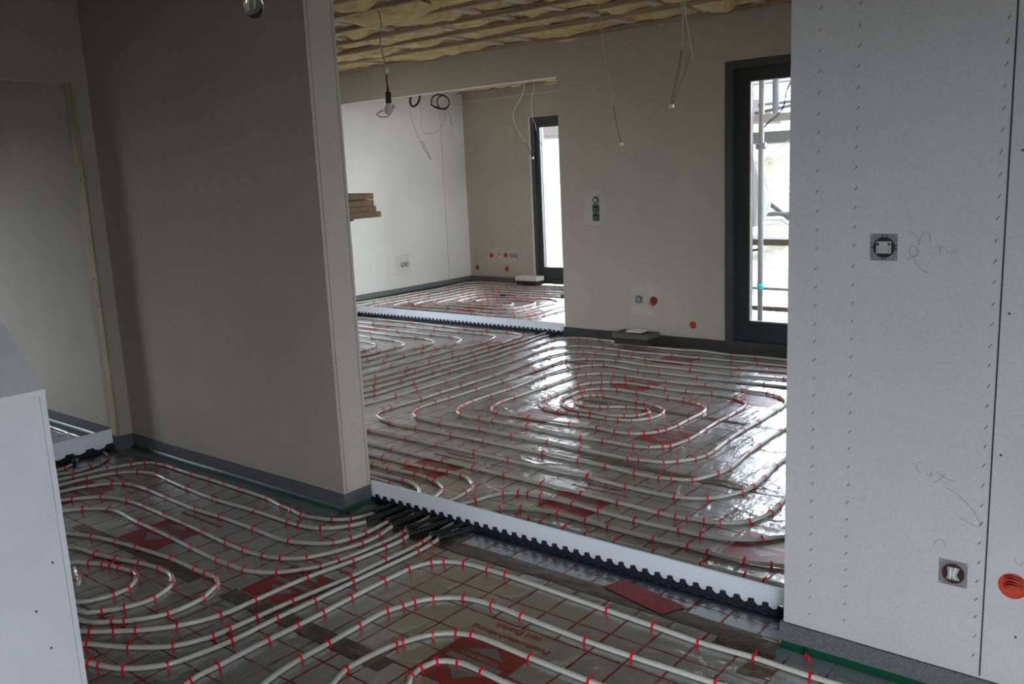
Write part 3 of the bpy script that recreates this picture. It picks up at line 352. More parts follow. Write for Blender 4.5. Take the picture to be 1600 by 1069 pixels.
def tube(bm, pts, r, seg=8, cap=True, rfun=None):
    pts = [Vector(p) for p in pts]; rings = []; nprev = None
    for i, p in enumerate(pts):
        tg = (pts[min(i+1, len(pts)-1)]-pts[max(i-1, 0)]).normalized()
        if nprev is None:
            a = Vector((0, 0, 1)) if abs(tg.z) < .9 else Vector((1, 0, 0)); nv = (a - tg*a.dot(tg)).normalized()
        else:
            nv = nprev - tg*nprev.dot(tg); nv = nv.normalized() if nv.length > 1e-5 else nprev
        nprev = nv; bv = tg.cross(nv); rr = rfun(i) if rfun else r
        rings.append([bm.verts.new(p + nv*rr*math.cos(2*math.pi*k/seg) + bv*rr*math.sin(2*math.pi*k/seg)) for k in range(seg)])
    for a, b in zip(rings[:-1], rings[1:]):
        for k in range(seg): bm.faces.new((a[k], a[(k+1) % seg], b[(k+1) % seg], b[k]))
    if cap and len(rings) > 1: bm.faces.new(rings[0][::-1]); bm.faces.new(rings[-1])
def tube_obj(name, pts, r, mat, parent=None, seg=8, step=.02, rfun=None):
    bm = bmesh.new(); tube(bm, catmull(pts, step), r, seg, rfun=rfun); return obj(name, bm, mat, parent, smooth=True)
def lathe(name, prof, mat, parent=None, seg=24, mtx=None):
    bm = bmesh.new(); rings = []
    for r, z in prof: rings.append([bm.verts.new((r*math.cos(2*math.pi*k/seg), r*math.sin(2*math.pi*k/seg), z)) for k in range(seg)])
    for a, b in zip(rings[:-1], rings[1:]):
        for k in range(seg): bm.faces.new((a[k], a[(k+1) % seg], b[(k+1) % seg], b[k]))
    bmesh.ops.remove_doubles(bm, verts=bm.verts, dist=1e-6)
    if mtx is not None: bmesh.ops.transform(bm, matrix=mtx, verts=bm.verts)
    return obj(name, bm, mat, parent, smooth=True)
def poly(name, pts, mat, parent=None):
    bm = bmesh.new(); bm.faces.new([bm.verts.new(p) for p in pts]); return obj(name, bm, mat, parent)

# ---------------------------------------------------------------- room shell
XL, XR = -8.263, 2.6          # long outer walls
YN, YB, YC, YF = 2.42, 2.578, 6.378, 9.213
ZC, ZR = 2.527, 2.64
floor = boxes('floor', [(-8.35, -1.9, -.06, 2.7, 9.3, 0)], 'grid_foil')
struct(floor, 'silver grey insulation foil floor printed with a red grid', 'floor')
ceil = boxes('ceiling', [(-8.35, -1.9, ZR, 2.7, 9.3, ZR+.08)], 'lath')
struct(ceil, 'rough ceiling deck above the insulation', 'ceiling')
o = boxes('ceiling', [(-4.84, -1.85, ZC, 2.59, YN-.001, ZC+.02), (XL+.01, -1.85, ZC, -4.95, YN-.001, ZC+.02)], 'bounce_damper'); struct(o, 'ceiling over the hallway and side room, out of sight', 'ceiling')

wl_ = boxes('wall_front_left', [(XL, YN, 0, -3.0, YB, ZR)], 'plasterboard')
struct(wl_, 'dark grey plasterboard partition left of the opening, ending in a narrow lit edge')
# board edges on the free end
boxes('board_edge', [(-3.0, YN+.016, .085, -2.9985, YN+.0185, 2.5), (-3.0, YB-.0165, .085, -2.9985, YB-.014, 2.5)], 'board_core', wl_)
wr_ = boxes('wall_front_right', [(-.975, YN, 0, XR, YB, ZR)], 'plasterboard_lit_cool')
struct(wr_, 'brightly lit plasterboard wall at right with staple rows, pencil notes and switches')
boxes('board_joint', [(-.4395, YN-.0012, .085, -.4357, YN, 2.527), (.805, YN-.0012, .085, .8085, YN, 2.527)], 'joint_line', wr_)
for X in (-.896, -.794, -.455):
    bm = bmesh.new(); z = .12 + random.random()*.02
    while z < 2.45:
        s = .0052 if X > -.5 else .0045; dx = random.uniform(-.001, .001)
        tube(bm, [(X-.0032+dx, YN-.0006, z-s), (X+.0032+dx, YN-.0006, z+s*.9)], .0011, 5); z += .052*random.uniform(.94, 1.06)
    obj('staple_row', bm, 'staple', wr_)
bm = bmesh.new()
for X, Z in ((-.418, .70), (-.418, 1.06), (-.36, .22), (-.41, 1.45)):
    tube(bm, [(X, YN-.0006, Z), (X, YN+.002, Z)], .0035, 8)
obj('screw_head', bm, 'staple', wr_)
for st_ in DATA['pencil']:
    bm = bmesh.new(); tube(bm, [(p[0], YN-.0003, p[2]) for p in catmull(st_, .006)], .0006, 4); obj('pencil_stroke', bm, 'pencil', wr_)

o = boxes('wall_header', [(-3.0, YN, 2.25, -.975, YB, ZR)], 'plasterboard'); struct(o, 'lintel above the wide opening')
wc = boxes('wall_back', [(-4.625, YC, 0, -3.074, YC+.3, ZR), (-3.074, YC, 2.194, -1.10, YC+.3, ZR), (-1.10, YC, 0, XR, YC+.3, ZR), (-3.074, YC, -.05, -1.10, YC+.3, .03)], 'plasterboard')
struct(wc, 'brownish plasterboard wall between the two glazed doors')
wf = boxes('wall_far', [(XL, YF, 0, -7.149, YF+.3, ZR), (-7.149, YF, 2.147, -4.85, YF+.3, ZR), (-4.85, YF, 0, -4.3, YF+.3, ZR)], 'plasterboard')
struct(wf, 'far plasterboard wall beside the distant tall window')
boxes('board_ledge', [(XL, YF-.006, 2.425, -4.7, YF, 2.432)], 'white_trim', wf)
o = boxes('wall_far_right', [(-4.625, YC+.3, 0, -4.325, 6.95, ZR), (-4.625, 9.05, 0, -4.325, YF+.3, ZR), (-4.625, 6.95, 2.35, -4.325, 9.05, ZR), (-4.625, 6.95, 0, -4.325, 9.05, .06)], 'plasterboard'); struct(o, 'right wall of the far room, hidden behind the corner')
wleft = boxes('wall_left', [(XL-.3, YB, 0, XL, 4.85, ZR), (XL-.3, 5.5, 0, XL, YF+.3, ZR), (XL-.3, 4.85, 0, XL, 5.5, .2), (XL-.3, 4.85, 2.35, XL, 5.5, ZR)], 'plasterboard_lit_far')  # opening cut for the added, unseen light window
struct(wleft, 'window-lit plasterboard side wall of the far room')
boxes('board_joint', [(XL, 8.768, .085, XL+.0012, 8.7705, 2.5), (XL, 8.768, 2.384, XL+.0012, YF, 2.3865)], 'joint_line', wleft)
beam = boxes('wall_beam', [(XL, YC, 2.2455, -4.625, YC+.11, ZR)], 'plasterboard'); struct(beam, 'boxed plasterboard beam across the far room opening')
boxes('lit_beam_soffit', [(XL, YC-.001, 2.2435, -4.625, YC+.112, 2.2465)], 'white_trim', beam)  # white skin paints the window light onto the beam's underside
o = boxes('wall_right_middle', [(1.25, YB, 0, 1.55, 4.4-0.4/2, ZR), (1.25, 4.4+0.4/2, 0, 1.55, YC, ZR), (1.25, 4.4-0.4/2, 0, 1.55, 4.4+0.4/2, .2), (1.25, 4.4-0.4/2, 2.2, 1.55, 4.4+0.4/2, ZR)], 'plasterboard'); struct(o, 'right end wall of the middle room, out of sight')
o = boxes('wall_right', [(XR, -1.9, 0, XR+.3, -0.9-0.8/2, ZR), (XR, -0.9+0.8/2, 0, XR+.3, YB, ZR), (XR, -0.9-0.8/2, 0, XR+.3, -0.9+0.8/2, .3), (XR, -0.9-0.8/2, 2.1, XR+.3, -0.9+0.8/2, ZR)], 'bounce_damper'); struct(o, 'right hand outer wall, out of sight')
o = boxes('wall_rear', [(-8.6, -2.1, 0, 1.5-1.4/2, -1.85, ZR), (1.5+1.4/2, -2.1, 0, 2.9, -1.85, ZR), (1.5-1.4/2, -2.1, 0, 1.5+1.4/2, -1.85, 0.98-1.7/2), (1.5-1.4/2, -2.1, 0.98+1.7/2, 1.5+1.4/2, -1.85, ZR)], 'bounce_damper'); struct(o, 'wall behind the viewer')
o = boxes('wall_side_room', [(XL-.3, -1.9, 0, XL, 1.2-0.65/2, ZR), (XL-.3, 1.2+0.65/2, 0, XL, YB, ZR), (XL-.3, 1.2-0.65/2, 0, XL, 1.2+0.65/2, .35), (XL-.3, 1.2-0.65/2, 1.75, XL, 1.2+0.65/2, ZR)], 'plasterboard_lit_cool'); struct(o, 'outer wall of the side room, out of sight')

# partition with the doorway on the left
wb_ = boxes('wall_doorway', [(-4.945, 2.345, .085, -4.847, YN, 2.03), (-4.945, -1.9, 0, -4.847, 1.25, 2.03), (-4.945, -1.9, 2.03, -4.847, YN, ZR)], 'plasterboard')
struct(wb_, 'dark partition with an unframed doorway and a raw timber edge')
boxes('stud_edge', [(-4.940, 2.333, .088, -4.862, 2.345, 2.03)], 'stud_wood', wb_)['label'] = 'raw pale timber stud with knots'
bm = bmesh.new()
for z, x in ((.98, -4.885), (.83, -4.875), (1.52, -4.88), (.45, -4.90)):
    tube(bm, [(x, 2.3325, z), (x, 2.334, z)], .006, 10)
obj('wood_knot', bm, 'brown_card', wb_)
boxes('board_edge', [(-4.8618, 2.3335, .088, -4.8600, 2.346, 2.03)], 'joint_line', wb_)
boxes('board_edge', [(-4.8600, 2.333, .088, -4.847, 2.346, 2.03)], 'stud_wood', wb_)

# ---------------------------------------------------------------- perimeter edge strips with film skirt
def edge_strip(name, label, runs, skirt=True, mt='edge_foam'):
    """runs: list of (x0,y0,x1,y1,nx,ny): wall line and the direction into the room"""
    bm = bmesh.new(); b2 = bmesh.new(); b3 = bmesh.new()
    for (x0, y0, x1, y1, nx, ny) in runs:
        L = math.hypot(x1-x0, y1-y0); n = max(2, int(L/.09)); prev = None
        for i in range(n+1):
            s = i/n; x = x0+(x1-x0)*s; y = y0+(y1-y0)*s
            wv = noise.noise(Vector((x*2.3, y*2.3, 1.7)))
            h = .080 + wv*.004; th = .009 + .002*noise.noise(Vector((x*5, y*5, 4)))
            sk = .075 + .03*wv; lift = .010 + .008*noise.noise(Vector((x*3+5, y*3, 0)))
            A = [bm.verts.new((x+nx*d, y+ny*d, z)) for d, z in ((0, .0), (0, h), (th, h), (th, .0))]
            B = [b2.verts.new((x+nx*d, y+ny*d, z)) for d, z in ((th+.0006, .022), (th+.006, .011+lift*.3), (th+.020, .004+lift*.3))]
            D = [b3.verts.new((x+nx*d, y+ny*d, z)) for d, z in ((th+.020, .004+lift*.3), (th+.040, .003+max(0, lift*.4)), (sk+.01, .0015))]
            if prev:
                for Q, R, m_, cyc in ((prev[0], A, bm, 4), (prev[1], B, b2, 2), (prev[2], D, b3, 2)):
                    for k in range(cyc): m_.faces.new((Q[k], Q[(k+1) % len(Q)], R[(k+1) % len(R)], R[k]))
            else: bm.faces.new(A)
            prev = (A, B, D)
        bm.faces.new(prev[0][::-1])
    o = obj(name, bm, mt); struct(o, label, 'edge strip')
    if skirt:
        obj('green_skirt', b2, 'green_foil_edge', o, smooth=True)['label'] = 'green crease of the film skirt'
        obj('film_skirt', b3, 'skirt_film', o, smooth=True)['label'] = 'clear greenish film lying on the floor'
    else: b2.free(); b3.free()
    return o
edge_strip('baseboard_front_left', 'dark grey foam edge strip along the left partition', [(-4.847, YN, -3.0, YN, 0, -1), (-3.0, YN-.009, -3.0, YB, 1, 0)])
edge_strip('baseboard_front_right', 'dark grey foam edge strip below the pale right wall', [(-.975, YN, 2.5, YN, 0, -1)])
edge_strip('baseboard_opening_right', 'end of the foam strip wrapped round the right wall edge', [(-.975, YB, -.975, YN-.009, -1, 0)], False)
edge_strip('baseboard_back', 'shade-darkened foam edge strip below the brownish wall between the glazed doors', [(-4.625, YC, -3.074, YC, 0, -1)], False, 'edge_foam_shaded')
o = boxes('baseboard_door_sill', [(-3.074, YC-.012, 0, -1.10, YC-.001, .031)], 'edge_foam_shaded'); struct(o, 'dark turned-up strip below the glass door', 'edge strip')
edge_strip('baseboard_corner', 'foam strip on the free end of the back wall', [(-4.625, YC-.009, -4.625, 9.0, -1, 0)], False)
edge_strip('baseboard_left', 'grey foam edge strip with green film along the far side wall', [(XL, YC+.1, XL, YF, 1, 0)])
edge_strip('baseboard_far', 'foam edge strip below the far wall beside the tall window', [(XL, YF, -7.13, YF, 0, -1)], False)
edge_strip('baseboard_room_left', 'foam edge strip on the left wall of the middle room', [(XL, YB, XL, YC, 1, 0)], False)
edge_strip('baseboard_partition_rear', 'foam edge strip behind the left partition', [(XL, YB, -3.0, YB, 0, 1)], False)
edge_strip('baseboard_side_room', 'grey foam edge strip with bright green film in the side room', [(XL, YN, -4.945, YN, 0, -1)])
edge_strip('baseboard_nib', 'short foam strip in the corner beside the doorway', [(-4.847, 2.325, -4.847, YN, 1, 0), (-4.945, 2.333, -4.838, 2.333, 0, -1)], False)

# ---------------------------------------------------------------- windows
def window(name, label, x0, x1, y, z0, z1, sill, casing=.057, reveal=.0, sash=.115, mull=None, deep=.05):
    w_ = empty(name, (0, 0, 0)); tag(w_, label, 'window', kind='structure')
    ys = y+deep
    boxes('window_frame', [(x0, y-.004, sill, x0+casing, y+.11, z1), (x1-casing, y-.004, sill, x1, y+.11, z1), (x0+casing, y-.004, z1-casing, x1-casing, y+.11, z1), (x0+casing, y-.004, sill, x1-casing, y+.11, sill+.055)], 'anthracite', w_)
    a0, a1, c0, c1 = x0+casing, x1-casing, sill+.055, z1-casing
    spans = [(a0, a1)] if not mull else [(a0, mull), (mull, a1)]
    for s0, s1 in spans:
        sh = boxes('sash', [(s0, ys, c0, s0+sash, ys+.07, c1), (s1-sash, ys, c0, s1, ys+.07, c1), (s0+sash, ys, c1-.095, s1-sash, ys+.07, c1), (s0+sash, ys, c0, s1-sash, ys+.07, c0+.152)], 'anthracite_dark', w_)
        g0, g1, h0, h1 = s0+sash, s1-sash, c0+.152, c1-.095
        boxes('glazing_bead', [(g0, ys+.004, h0, g0+.009, ys+.03, h1), (g1-.009, ys+.004, h0, g1, ys+.03, h1), (g0, ys+.004, h0, g1, ys+.03, h0+.009)], 'bead_light', sh)
        boxes('pane', [(g0, ys+.032, h0, g1, ys+.036, h1)], 'dimming_glass', sh)
    # lit inner step of the casing
    boxes('reveal_edge', [(x0+casing-.004, y-.006, sill+.055, x0+casing+.004, y+.0, z1-casing)], 'anthracite', w_)
    return w_
wn1 = window('window_1', 'tall anthracite framed glass door beside the right wall', -3.074, -1.10, YC, .03, 2.194, .030, mull=-2.05)
wn2 = window('window_2', 'distant tall dark framed window at the end of the far room', -7.12, -4.86, YF, .03, 2.140, .020, casing=.035, sash=.075, deep=.03, mull=-6.0)
boxes('plaster_reveal', [(-7.149, YF-.004, 0, -7.120, YF+.05, 2.147), (-7.149, YF-.003, 2.140, -4.86, YF+.05, 2.147)], 'white_trim', wn2)
boxes('outer_reveal', [(-7.149, YF+.11, 0, -7.143, YF+.30, 2.147)], 'white_trim', wn2)
w3 = empty('window_3'); tag(w3, 'hall window behind the viewer', 'window', kind='structure')
boxes('pane', [(1.5-1.4/2, -1.98, 0.98-1.7/2, 1.5+1.4/2, -1.975, 0.98+1.7/2)], 'window_glass', w3)
w7 = empty('window_7'); tag(w7, 'hall side window behind the viewer', 'window', kind='structure')
boxes('pane', [(XR+.1, -0.9-0.8/2, .3, XR+.105, -0.9+0.8/2, 2.1)], 'window_glass', w7)
w8 = empty('added_window_8'); tag(w8, 'added unseen light window in the left wall of the middle room', 'window', kind='structure')
boxes('pane', [(XL-.15, 4.85, .2, XL-.145, 5.5, 2.35)], 'window_glass', w8)  # pane of an added, unseen window that brightens beam and ceiling
w4 = empty('window_4'); tag(w4, 'side room window out of view', 'window', kind='structure')
boxes('pane', [(XL-.15, 1.2-0.65/2, .35, XL-.145, 1.2+0.65/2, 1.75)], 'window_glass', w4)
w5 = empty('window_5'); tag(w5, 'side window of the far room, hidden behind the back wall', 'window', kind='structure')
boxes('pane', [(-4.48, 6.95, .06, -4.475, 9.05, 2.35)], 'window_glass', w5)
boxes('window_frame', [(-4.50, 6.95, .06, -4.43, 7.01, 2.35), (-4.50, 8.99, .06, -4.43, 9.05, 2.35), (-4.50, 7.01, .06, -4.43, 8.99, .13), (-4.50, 7.01, 2.28, -4.43, 8.99, 2.35)], 'anthracite', w5)
w6 = empty('window_6'); tag(w6, 'end window of the middle room, hidden by the right wall', 'window', kind='structure')
boxes('pane', [(1.40, 4.4-0.4/2, .2, 1.405, 4.4+0.4/2, 2.2)], 'window_glass', w6)

# ---------------------------------------------------------------- foil printing, tape
def logo(x, y, w_=.262, h_=.245):
    """printed red square with pale arrow shapes and a word, read from the far side (turned 180 degrees)"""
    z = .0007
    poly('unprinted_field', [(x-.178, y+h_/2-.002, .0003), (x+.178, y+h_/2-.002, .0003), (x+.178, y+.258, .0003), (x-.178, y+.258, .0003)], 'plain_foil', floor)
    r = poly('printed_logo', [(x-w_/2, y-h_/2, z), (x+w_/2, y-h_/2, z), (x+w_/2, y+h_/2, z), (x-w_/2, y+h_/2, z)], 'print_red', floor)
    z2 = .0011; bm = bmesh.new()
    def f(*p): bm.faces.new([bm.verts.new((x+a*w_, y+b*h_, z2)) for a, b in p])
    f((-.29, .27), (.29, .27), (.02, .47)); f((-.40, .01), (.40, .01), (.40, .115), (-.40, .115)); f((-.27, -.10), (.02, -.34), (.27, -.10))
    obj('printed_shape', bm, 'print_grey', r)
    text('printed_word', 'THERMO', x, y+.19*h_, .155, .021, 'print_grey', r, z2)
    text('printed_word', 'Fussbodenheizung', x, y+.77*h_, .312, .030, 'print_red', floor, z)
    text('printed_word', 'und Estrich', x-.002, y+.955*h_, .182, .028, 'print_red', floor, z)
def text(name, s, x, y, width, height, mat, parent, z):
    cu = bpy.data.curves.new(name, 'FONT'); cu.body = s; cu.size = .04; cu.align_x = 'CENTER'; cu.align_y = 'CENTER'
    cu.offset = .0013; cu.resolution_u = 3
    ob = bpy.data.objects.new(name, cu); C.objects.link(ob)
    dg = bpy.context.evaluated_depsgraph_get(); me = bpy.data.meshes.new_from_object(ob.evaluated_get(dg))
    bpy.data.objects.remove(ob); me.materials.clear(); me.materials.append(MATS[mat])
    xs = [v.co.x for v in me.vertices]; ys_ = [v.co.y for v in me.vertices]
    kx = width/(max(xs)-min(xs)); ky = height/(max(ys_)-min(ys_)); mx = (max(xs)+min(xs))/2; my = (max(ys_)+min(ys_))/2
    for v in me.vertices: v.co.x = (v.co.x-mx)*kx; v.co.y = (v.co.y-my)*ky
    o = bpy.data.objects.new(name, me); C.objects.link(o); o.parent = parent
    o.rotation_euler = (0, 0, math.pi); o.location = (x, y, z); return o
for X, Y in ((-1.693, 1.788), (-2.600, 1.812), (-3.485, 1.81), (-4.37, 1.86), (-.80, 1.79), (-2.187, 3.05), (-3.085, 3.05), (-1.295, 3.05), (-2.34, 4.12), (-3.21, 4.12), (-1.44, 4.12),
             (-2.235, 5.07), (-3.10, 5.07), (-4.0, 5.07), (-3.25, 5.87), (-2.40, 5.87), (-1.5, 5.87), (-4.9, 5.75), (-5.7, 4.9), (-6.6, 5.9), (-6.5, 7.2), (-7.4, 7.2), (-6.2, 8.1), (-5.6, 7.2)):
    logo(X, Y)
poly('printed_logo', [(-1.64, 2.435, .006), (-1.37, 2.375, .004), (-1.33, 2.465, .004), (-1.60, 2.51, .010)], 'print_red', floor)

def tape(label, x0, x1, y, wd, seed):
    bm = bmesh.new(); n = int((x1-x0)/.04); prev = None
    for i in range(n+1):
        x = x0+(x1-x0)*i/n; o_ = noise.noise(Vector((x*1.3, seed, 0)))*.02; ww = wd*(1+.25*noise.noise(Vector((x*2.1, seed+3, 0))))
        row = [bm.verts.new((x, y+o_+ww*(k/4-.5), .0014+.0030*max(0, noise.noise(Vector((x*9, k*1.7+seed, 2)))))) for k in range(5)]
        if prev:
            for k in range(4): bm.faces.new((prev[k], prev[k+1], row[k+1], row[k]))
        prev = row
    tag(obj('packing_tape', bm, 'brown_tape', smooth=True), label, 'tape', 'brown packing tape on the foil joints')
tape('long brown tape strip over the foil joint in front of the near white foam strip', -2.55, -1.05, 2.405, .075, 1)
tape('brown tape strip crossing the foil at the bottom edge between the pipes', -2.75, -1.90, 1.645, .070, 2)
tape('brown tape strip below the central spiral of the middle room', -2.75, -1.45, 3.615, .055, 3)
tape('brown tape strip running through the heart of the central spiral', -3.35, -1.4, 4.565, .050, 4)
tape('faint brown tape strip behind the central spiral, near the glazed door', -4.2, -1.6, 5.47, .04, 5)
tape('short crumpled brown tape patch at the foot of the right wall', -1.16, -.965, 2.345, .13, 6)
tape('brown tape strip beside the small spiral at the left, in the hall', -3.9, -2.95, 1.645, .05, 8)
tape('dark brown tape on the floor at the free end of the left partition', -3.0, -2.72, 2.50, .11, 9)
bm = bmesh.new(); bm.faces.new([bm.verts.new(p) for p in ((-1.03, 2.20, .0015), (-.93, 2.215, .0015), (-.94, 2.27, .0015), (-1.02, 2.27, .003))])
tag(obj('packing_tape', bm, 'brown_tape'), 'small square of brown tape under the outermost pipe near the right wall', 'tape', 'brown packing tape on the foil joints')

# ---------------------------------------------------------------- heating pipes
PR = .0083; PZ = .0092
def clip_mesh():
    bm = bmesh.new(); rr = .0112; seg = 12; prev = None
    path = [(rr+.0016, -PZ+.0005)] + [(rr*math.cos(a), rr*math.sin(a)+.0005) for a in [math.pi*k/seg for k in range(seg+1)]] + [(-rr-.0016, -PZ+.0005)]
    for i, (y, z) in enumerate(path):
        a = Vector((0, y, z)); nrm = a.normalized() if a.length else Vector((0, 0, 1))
        hw = .0050 if i in (0, len(path)-1) else .0034
        o_ = Vector((0, y, z)) + nrm*.0023
        row = [bm.verts.new(q) for q in ((-hw, y, z), (hw, y, z), (hw, o_.y, max(o_.z, -PZ+.0005)), (-hw, o_.y, max(o_.z, -PZ+.0005)))]
        if prev:
            for k in range(4): bm.faces.new((prev[k], prev[(k+1) % 4], row[(k+1) % 4], row[k]))
        else: bm.faces.new(row)
        prev = row
    bm.faces.new(prev[::-1])
    box(bm, -.0016, .0040, .0112, .0016, .0068, .0178); box(bm, -.0016, .0040, .0162, .0016, .0125, .0184)
    bmesh.ops.recalc_face_normals(bm, faces=bm.faces)
    me = bpy.data.meshes.new('pipe_clip'); bm.to_mesh(me); bm.free(); me.materials.append(MATS['clip_red']); return me
CLIP = clip_mesh()
CAMP = Vector((0, 0, 1.45))
def clip_at(p, d, parent, name='pipe_clip'):
    o = bpy.data.objects.new(name, CLIP); C.objects.link(o); o.parent = parent
    o.location = p; o.rotation_euler = (0, random.uniform(-.06, .06), math.atan2(d.y, d.x)+random.uniform(-.12, .12)+(math.pi if random.random() < .3 else 0)); return o
LABELS = {
 'main spiral': ('white heating pipe wound into the big rounded rectangular spiral filling the middle room', 'middle room heating pipes'),
 'T8': ('white heating pipe running just outside the big spiral of the middle room', 'middle room heating pipes'),
 'T9': ('outermost white heating pipe running along the back wall past the low brown box', 'middle room heating pipes'),
 'LA': ('white heating pipe entering the right black sleeve at the far foam strip', 'middle room heating pipes'),
 'LB': ('white heating pipe entering the left black sleeve at the far foam strip', 'middle room heating pipes'),
 'L0': ('outermost white loop of the left pipe group, hugging the far foam strip', 'left pipe loops in the middle room'),
 'L1': ('second loop from outside of the left pipe group in the middle room', 'left pipe loops in the middle room'),
 'L2': ('third loop from outside of the left pipe group in the middle room', 'left pipe loops in the middle room'),
 'L3': ('fourth loop from outside of the left pipe group in the middle room', 'left pipe loops in the middle room'),
 'L4': ('fifth loop from outside of the left pipe group, bending close to the partition edge', 'left pipe loops in the middle room'),
 'L5': ('innermost tiny loop of the left pipe group, half hidden by the partition edge', 'left pipe loops in the middle room'),
 'A': ('innermost of the three white pipes wrapping round the oval coils in the hall', 'hall heating pipes'),
 'B': ('second of the three white pipes wrapping round the oval coils in the hall', 'hall heating pipes'),
 'C': ('outermost of the three white pipes wrapping round the oval coils in the hall', 'hall heating pipes'),
 'S1': ('glossy heating pipe closest to the left partition foot in the hall', 'hall heating pipes'),
 'S2': ('second heating pipe from the left partition foot in the hall', 'hall heating pipes'),
 'E0': ('short pipe entering the left black sleeve at the doorway foam strip', 'pipes at the side doorway'),
 'E1': ('pipe bending into the black sleeve beside the raw timber stud', 'pipes at the side doorway'),
 'Q1': ('outermost oval coil of the small hall spiral beside the white parapet', 'small oval coils in the hall'),
 'Q2': ('second oval coil of the small hall spiral', 'small oval coils in the hall'),
 'Q3': ('third oval coil of the small hall spiral, close to the parapet', 'small oval coils in the hall'),
 'Q4': ('innermost end of the small hall spiral touching the parapet edge in view', 'small oval coils in the hall'),
 'S9': ('long white pipe curving in front of the near foam strip towards the right wall', 'foreground heating pipes'),
 'S10': ('second white pipe arc in the foreground, passing above the printed words', 'foreground heating pipes'),
 'S11': ('third white pipe arc in the foreground, around the big red print', 'foreground heating pipes'),
 'S12': ('innermost white pipe arc in the foreground, over the big red print', 'foreground heating pipes'),
 'Ra': ('outermost white pipe of the far room along its side wall', 'far room heating pipes'),
 'Rb': ('second white pipe from the side wall of the far room', 'far room heating pipes'),
 'R': ('white heating pipe wound into the rectangular spiral of the far room', 'far room heating pipes'),
}
PTS = {}
for key, P in PIPES.items():
    P3 = [Vector((x, y, PZ)) for x, y, c in P]
    fine = catmull(P3, .030); PTS[key] = fine
    bm = bmesh.new(); tube(bm, fine, PR, 10)
    po = obj('heating_pipe', bm, 'pipe_white', smooth=True); lab, grp = LABELS[key]; tag(po, lab, 'heating pipe', grp)
    cl = []
    for i, (x, y, c) in enumerate(P):
        if not c: continue
        p = Vector((x, y, PZ)); j = min(range(len(fine)), key=lambda k: (fine[k]-p).length_squared)
        d = fine[min(j+1, len(fine)-1)]-fine[max(j-1, 0)]
        cl.append(((p-CAMP).length, fine[j], d))
    cl.sort(key=lambda q: q[0])
    for _, p, d in cl[:100]: clip_at(p, d, po)
    if len(cl) > 100:
        bm = bmesh.new()
        for _, p, d in cl[100:]:
            b0 = bmesh.new(); b0.from_mesh(CLIP)
            b0.transform(Matrix.Translation(p) @ Matrix.Rotation(math.atan2(d.y, d.x)+random.uniform(-.1, .1), 4, 'Z'))
            m_ = bpy.data.meshes.new('tmp'); b0.to_mesh(m_); b0.free(); bm.from_mesh(m_); bpy.data.meshes.remove(m_)
        s = obj('pipe_clip', bm, 'clip_red', po); s['kind'] = 'stuff'
# fallen clip and small dark thing on the foil
o = bpy.data.objects.new('loose_clip', CLIP); C.objects.link(o); o.location = (-.880, 2.365, .0115); o.rotation_euler = (0, 0, .9)
tag(o, 'loose red pipe clip lying by the foot of the right wall', 'pipe clip')
tag(boxes('debris_block', [(-6.80, 8.075, .019, -6.725, 8.125, .040)], 'black_plastic', bevel=.003), 'small black block lying on the pipes of the far room', 'debris')

# black corrugated sleeves through the near joint
def sleeve(pts, label, grp, r=.0142):
    P3 = catmull([Vector((x, y, .0146)) for x, y in pts], .004)
    bm = bmesh.new(); tube(bm, P3, r, 10, rfun=lambda i: r*(1.0 if (i//2) % 2 else .86)); o = obj('conduit_sleeve', bm, 'black_plastic', smooth=True)
    tag(o, label, 'pipe sleeve', grp)
ordn = ['first from the left, next to the partition', 'second from the left', 'third from the left', 'fourth from the left', 'fifth from the left', 'sixth from the left', 'second from the right', 'rightmost']
for i in range(8):
    sleeve(DATA['sleeves']['S%d' % (i+1)], 'black corrugated sleeve under the near foam strip, ' + ordn[i], 'black sleeves under the near foam strip')
sleeve([(-4.72, 6.27), (-4.72, 6.50)], 'right black sleeve at the right end of the far foam strip', 'black sleeves under the far foam strip')
sleeve([(-4.86, 6.24), (-4.86, 6.50)], 'left black sleeve at the right end of the far foam strip', 'black sleeves under the far foam strip')
sleeve([(-4.80, 2.05), (-4.99, 2.14)], 'black sleeve under the doorway foam strip, away from the stud', 'black sleeves at the doorway')
sleeve([(-4.86, 2.26), (-5.06, 2.29)], 'black sleeve under the doorway foam strip, beside the timber stud', 'black sleeves at the doorway')

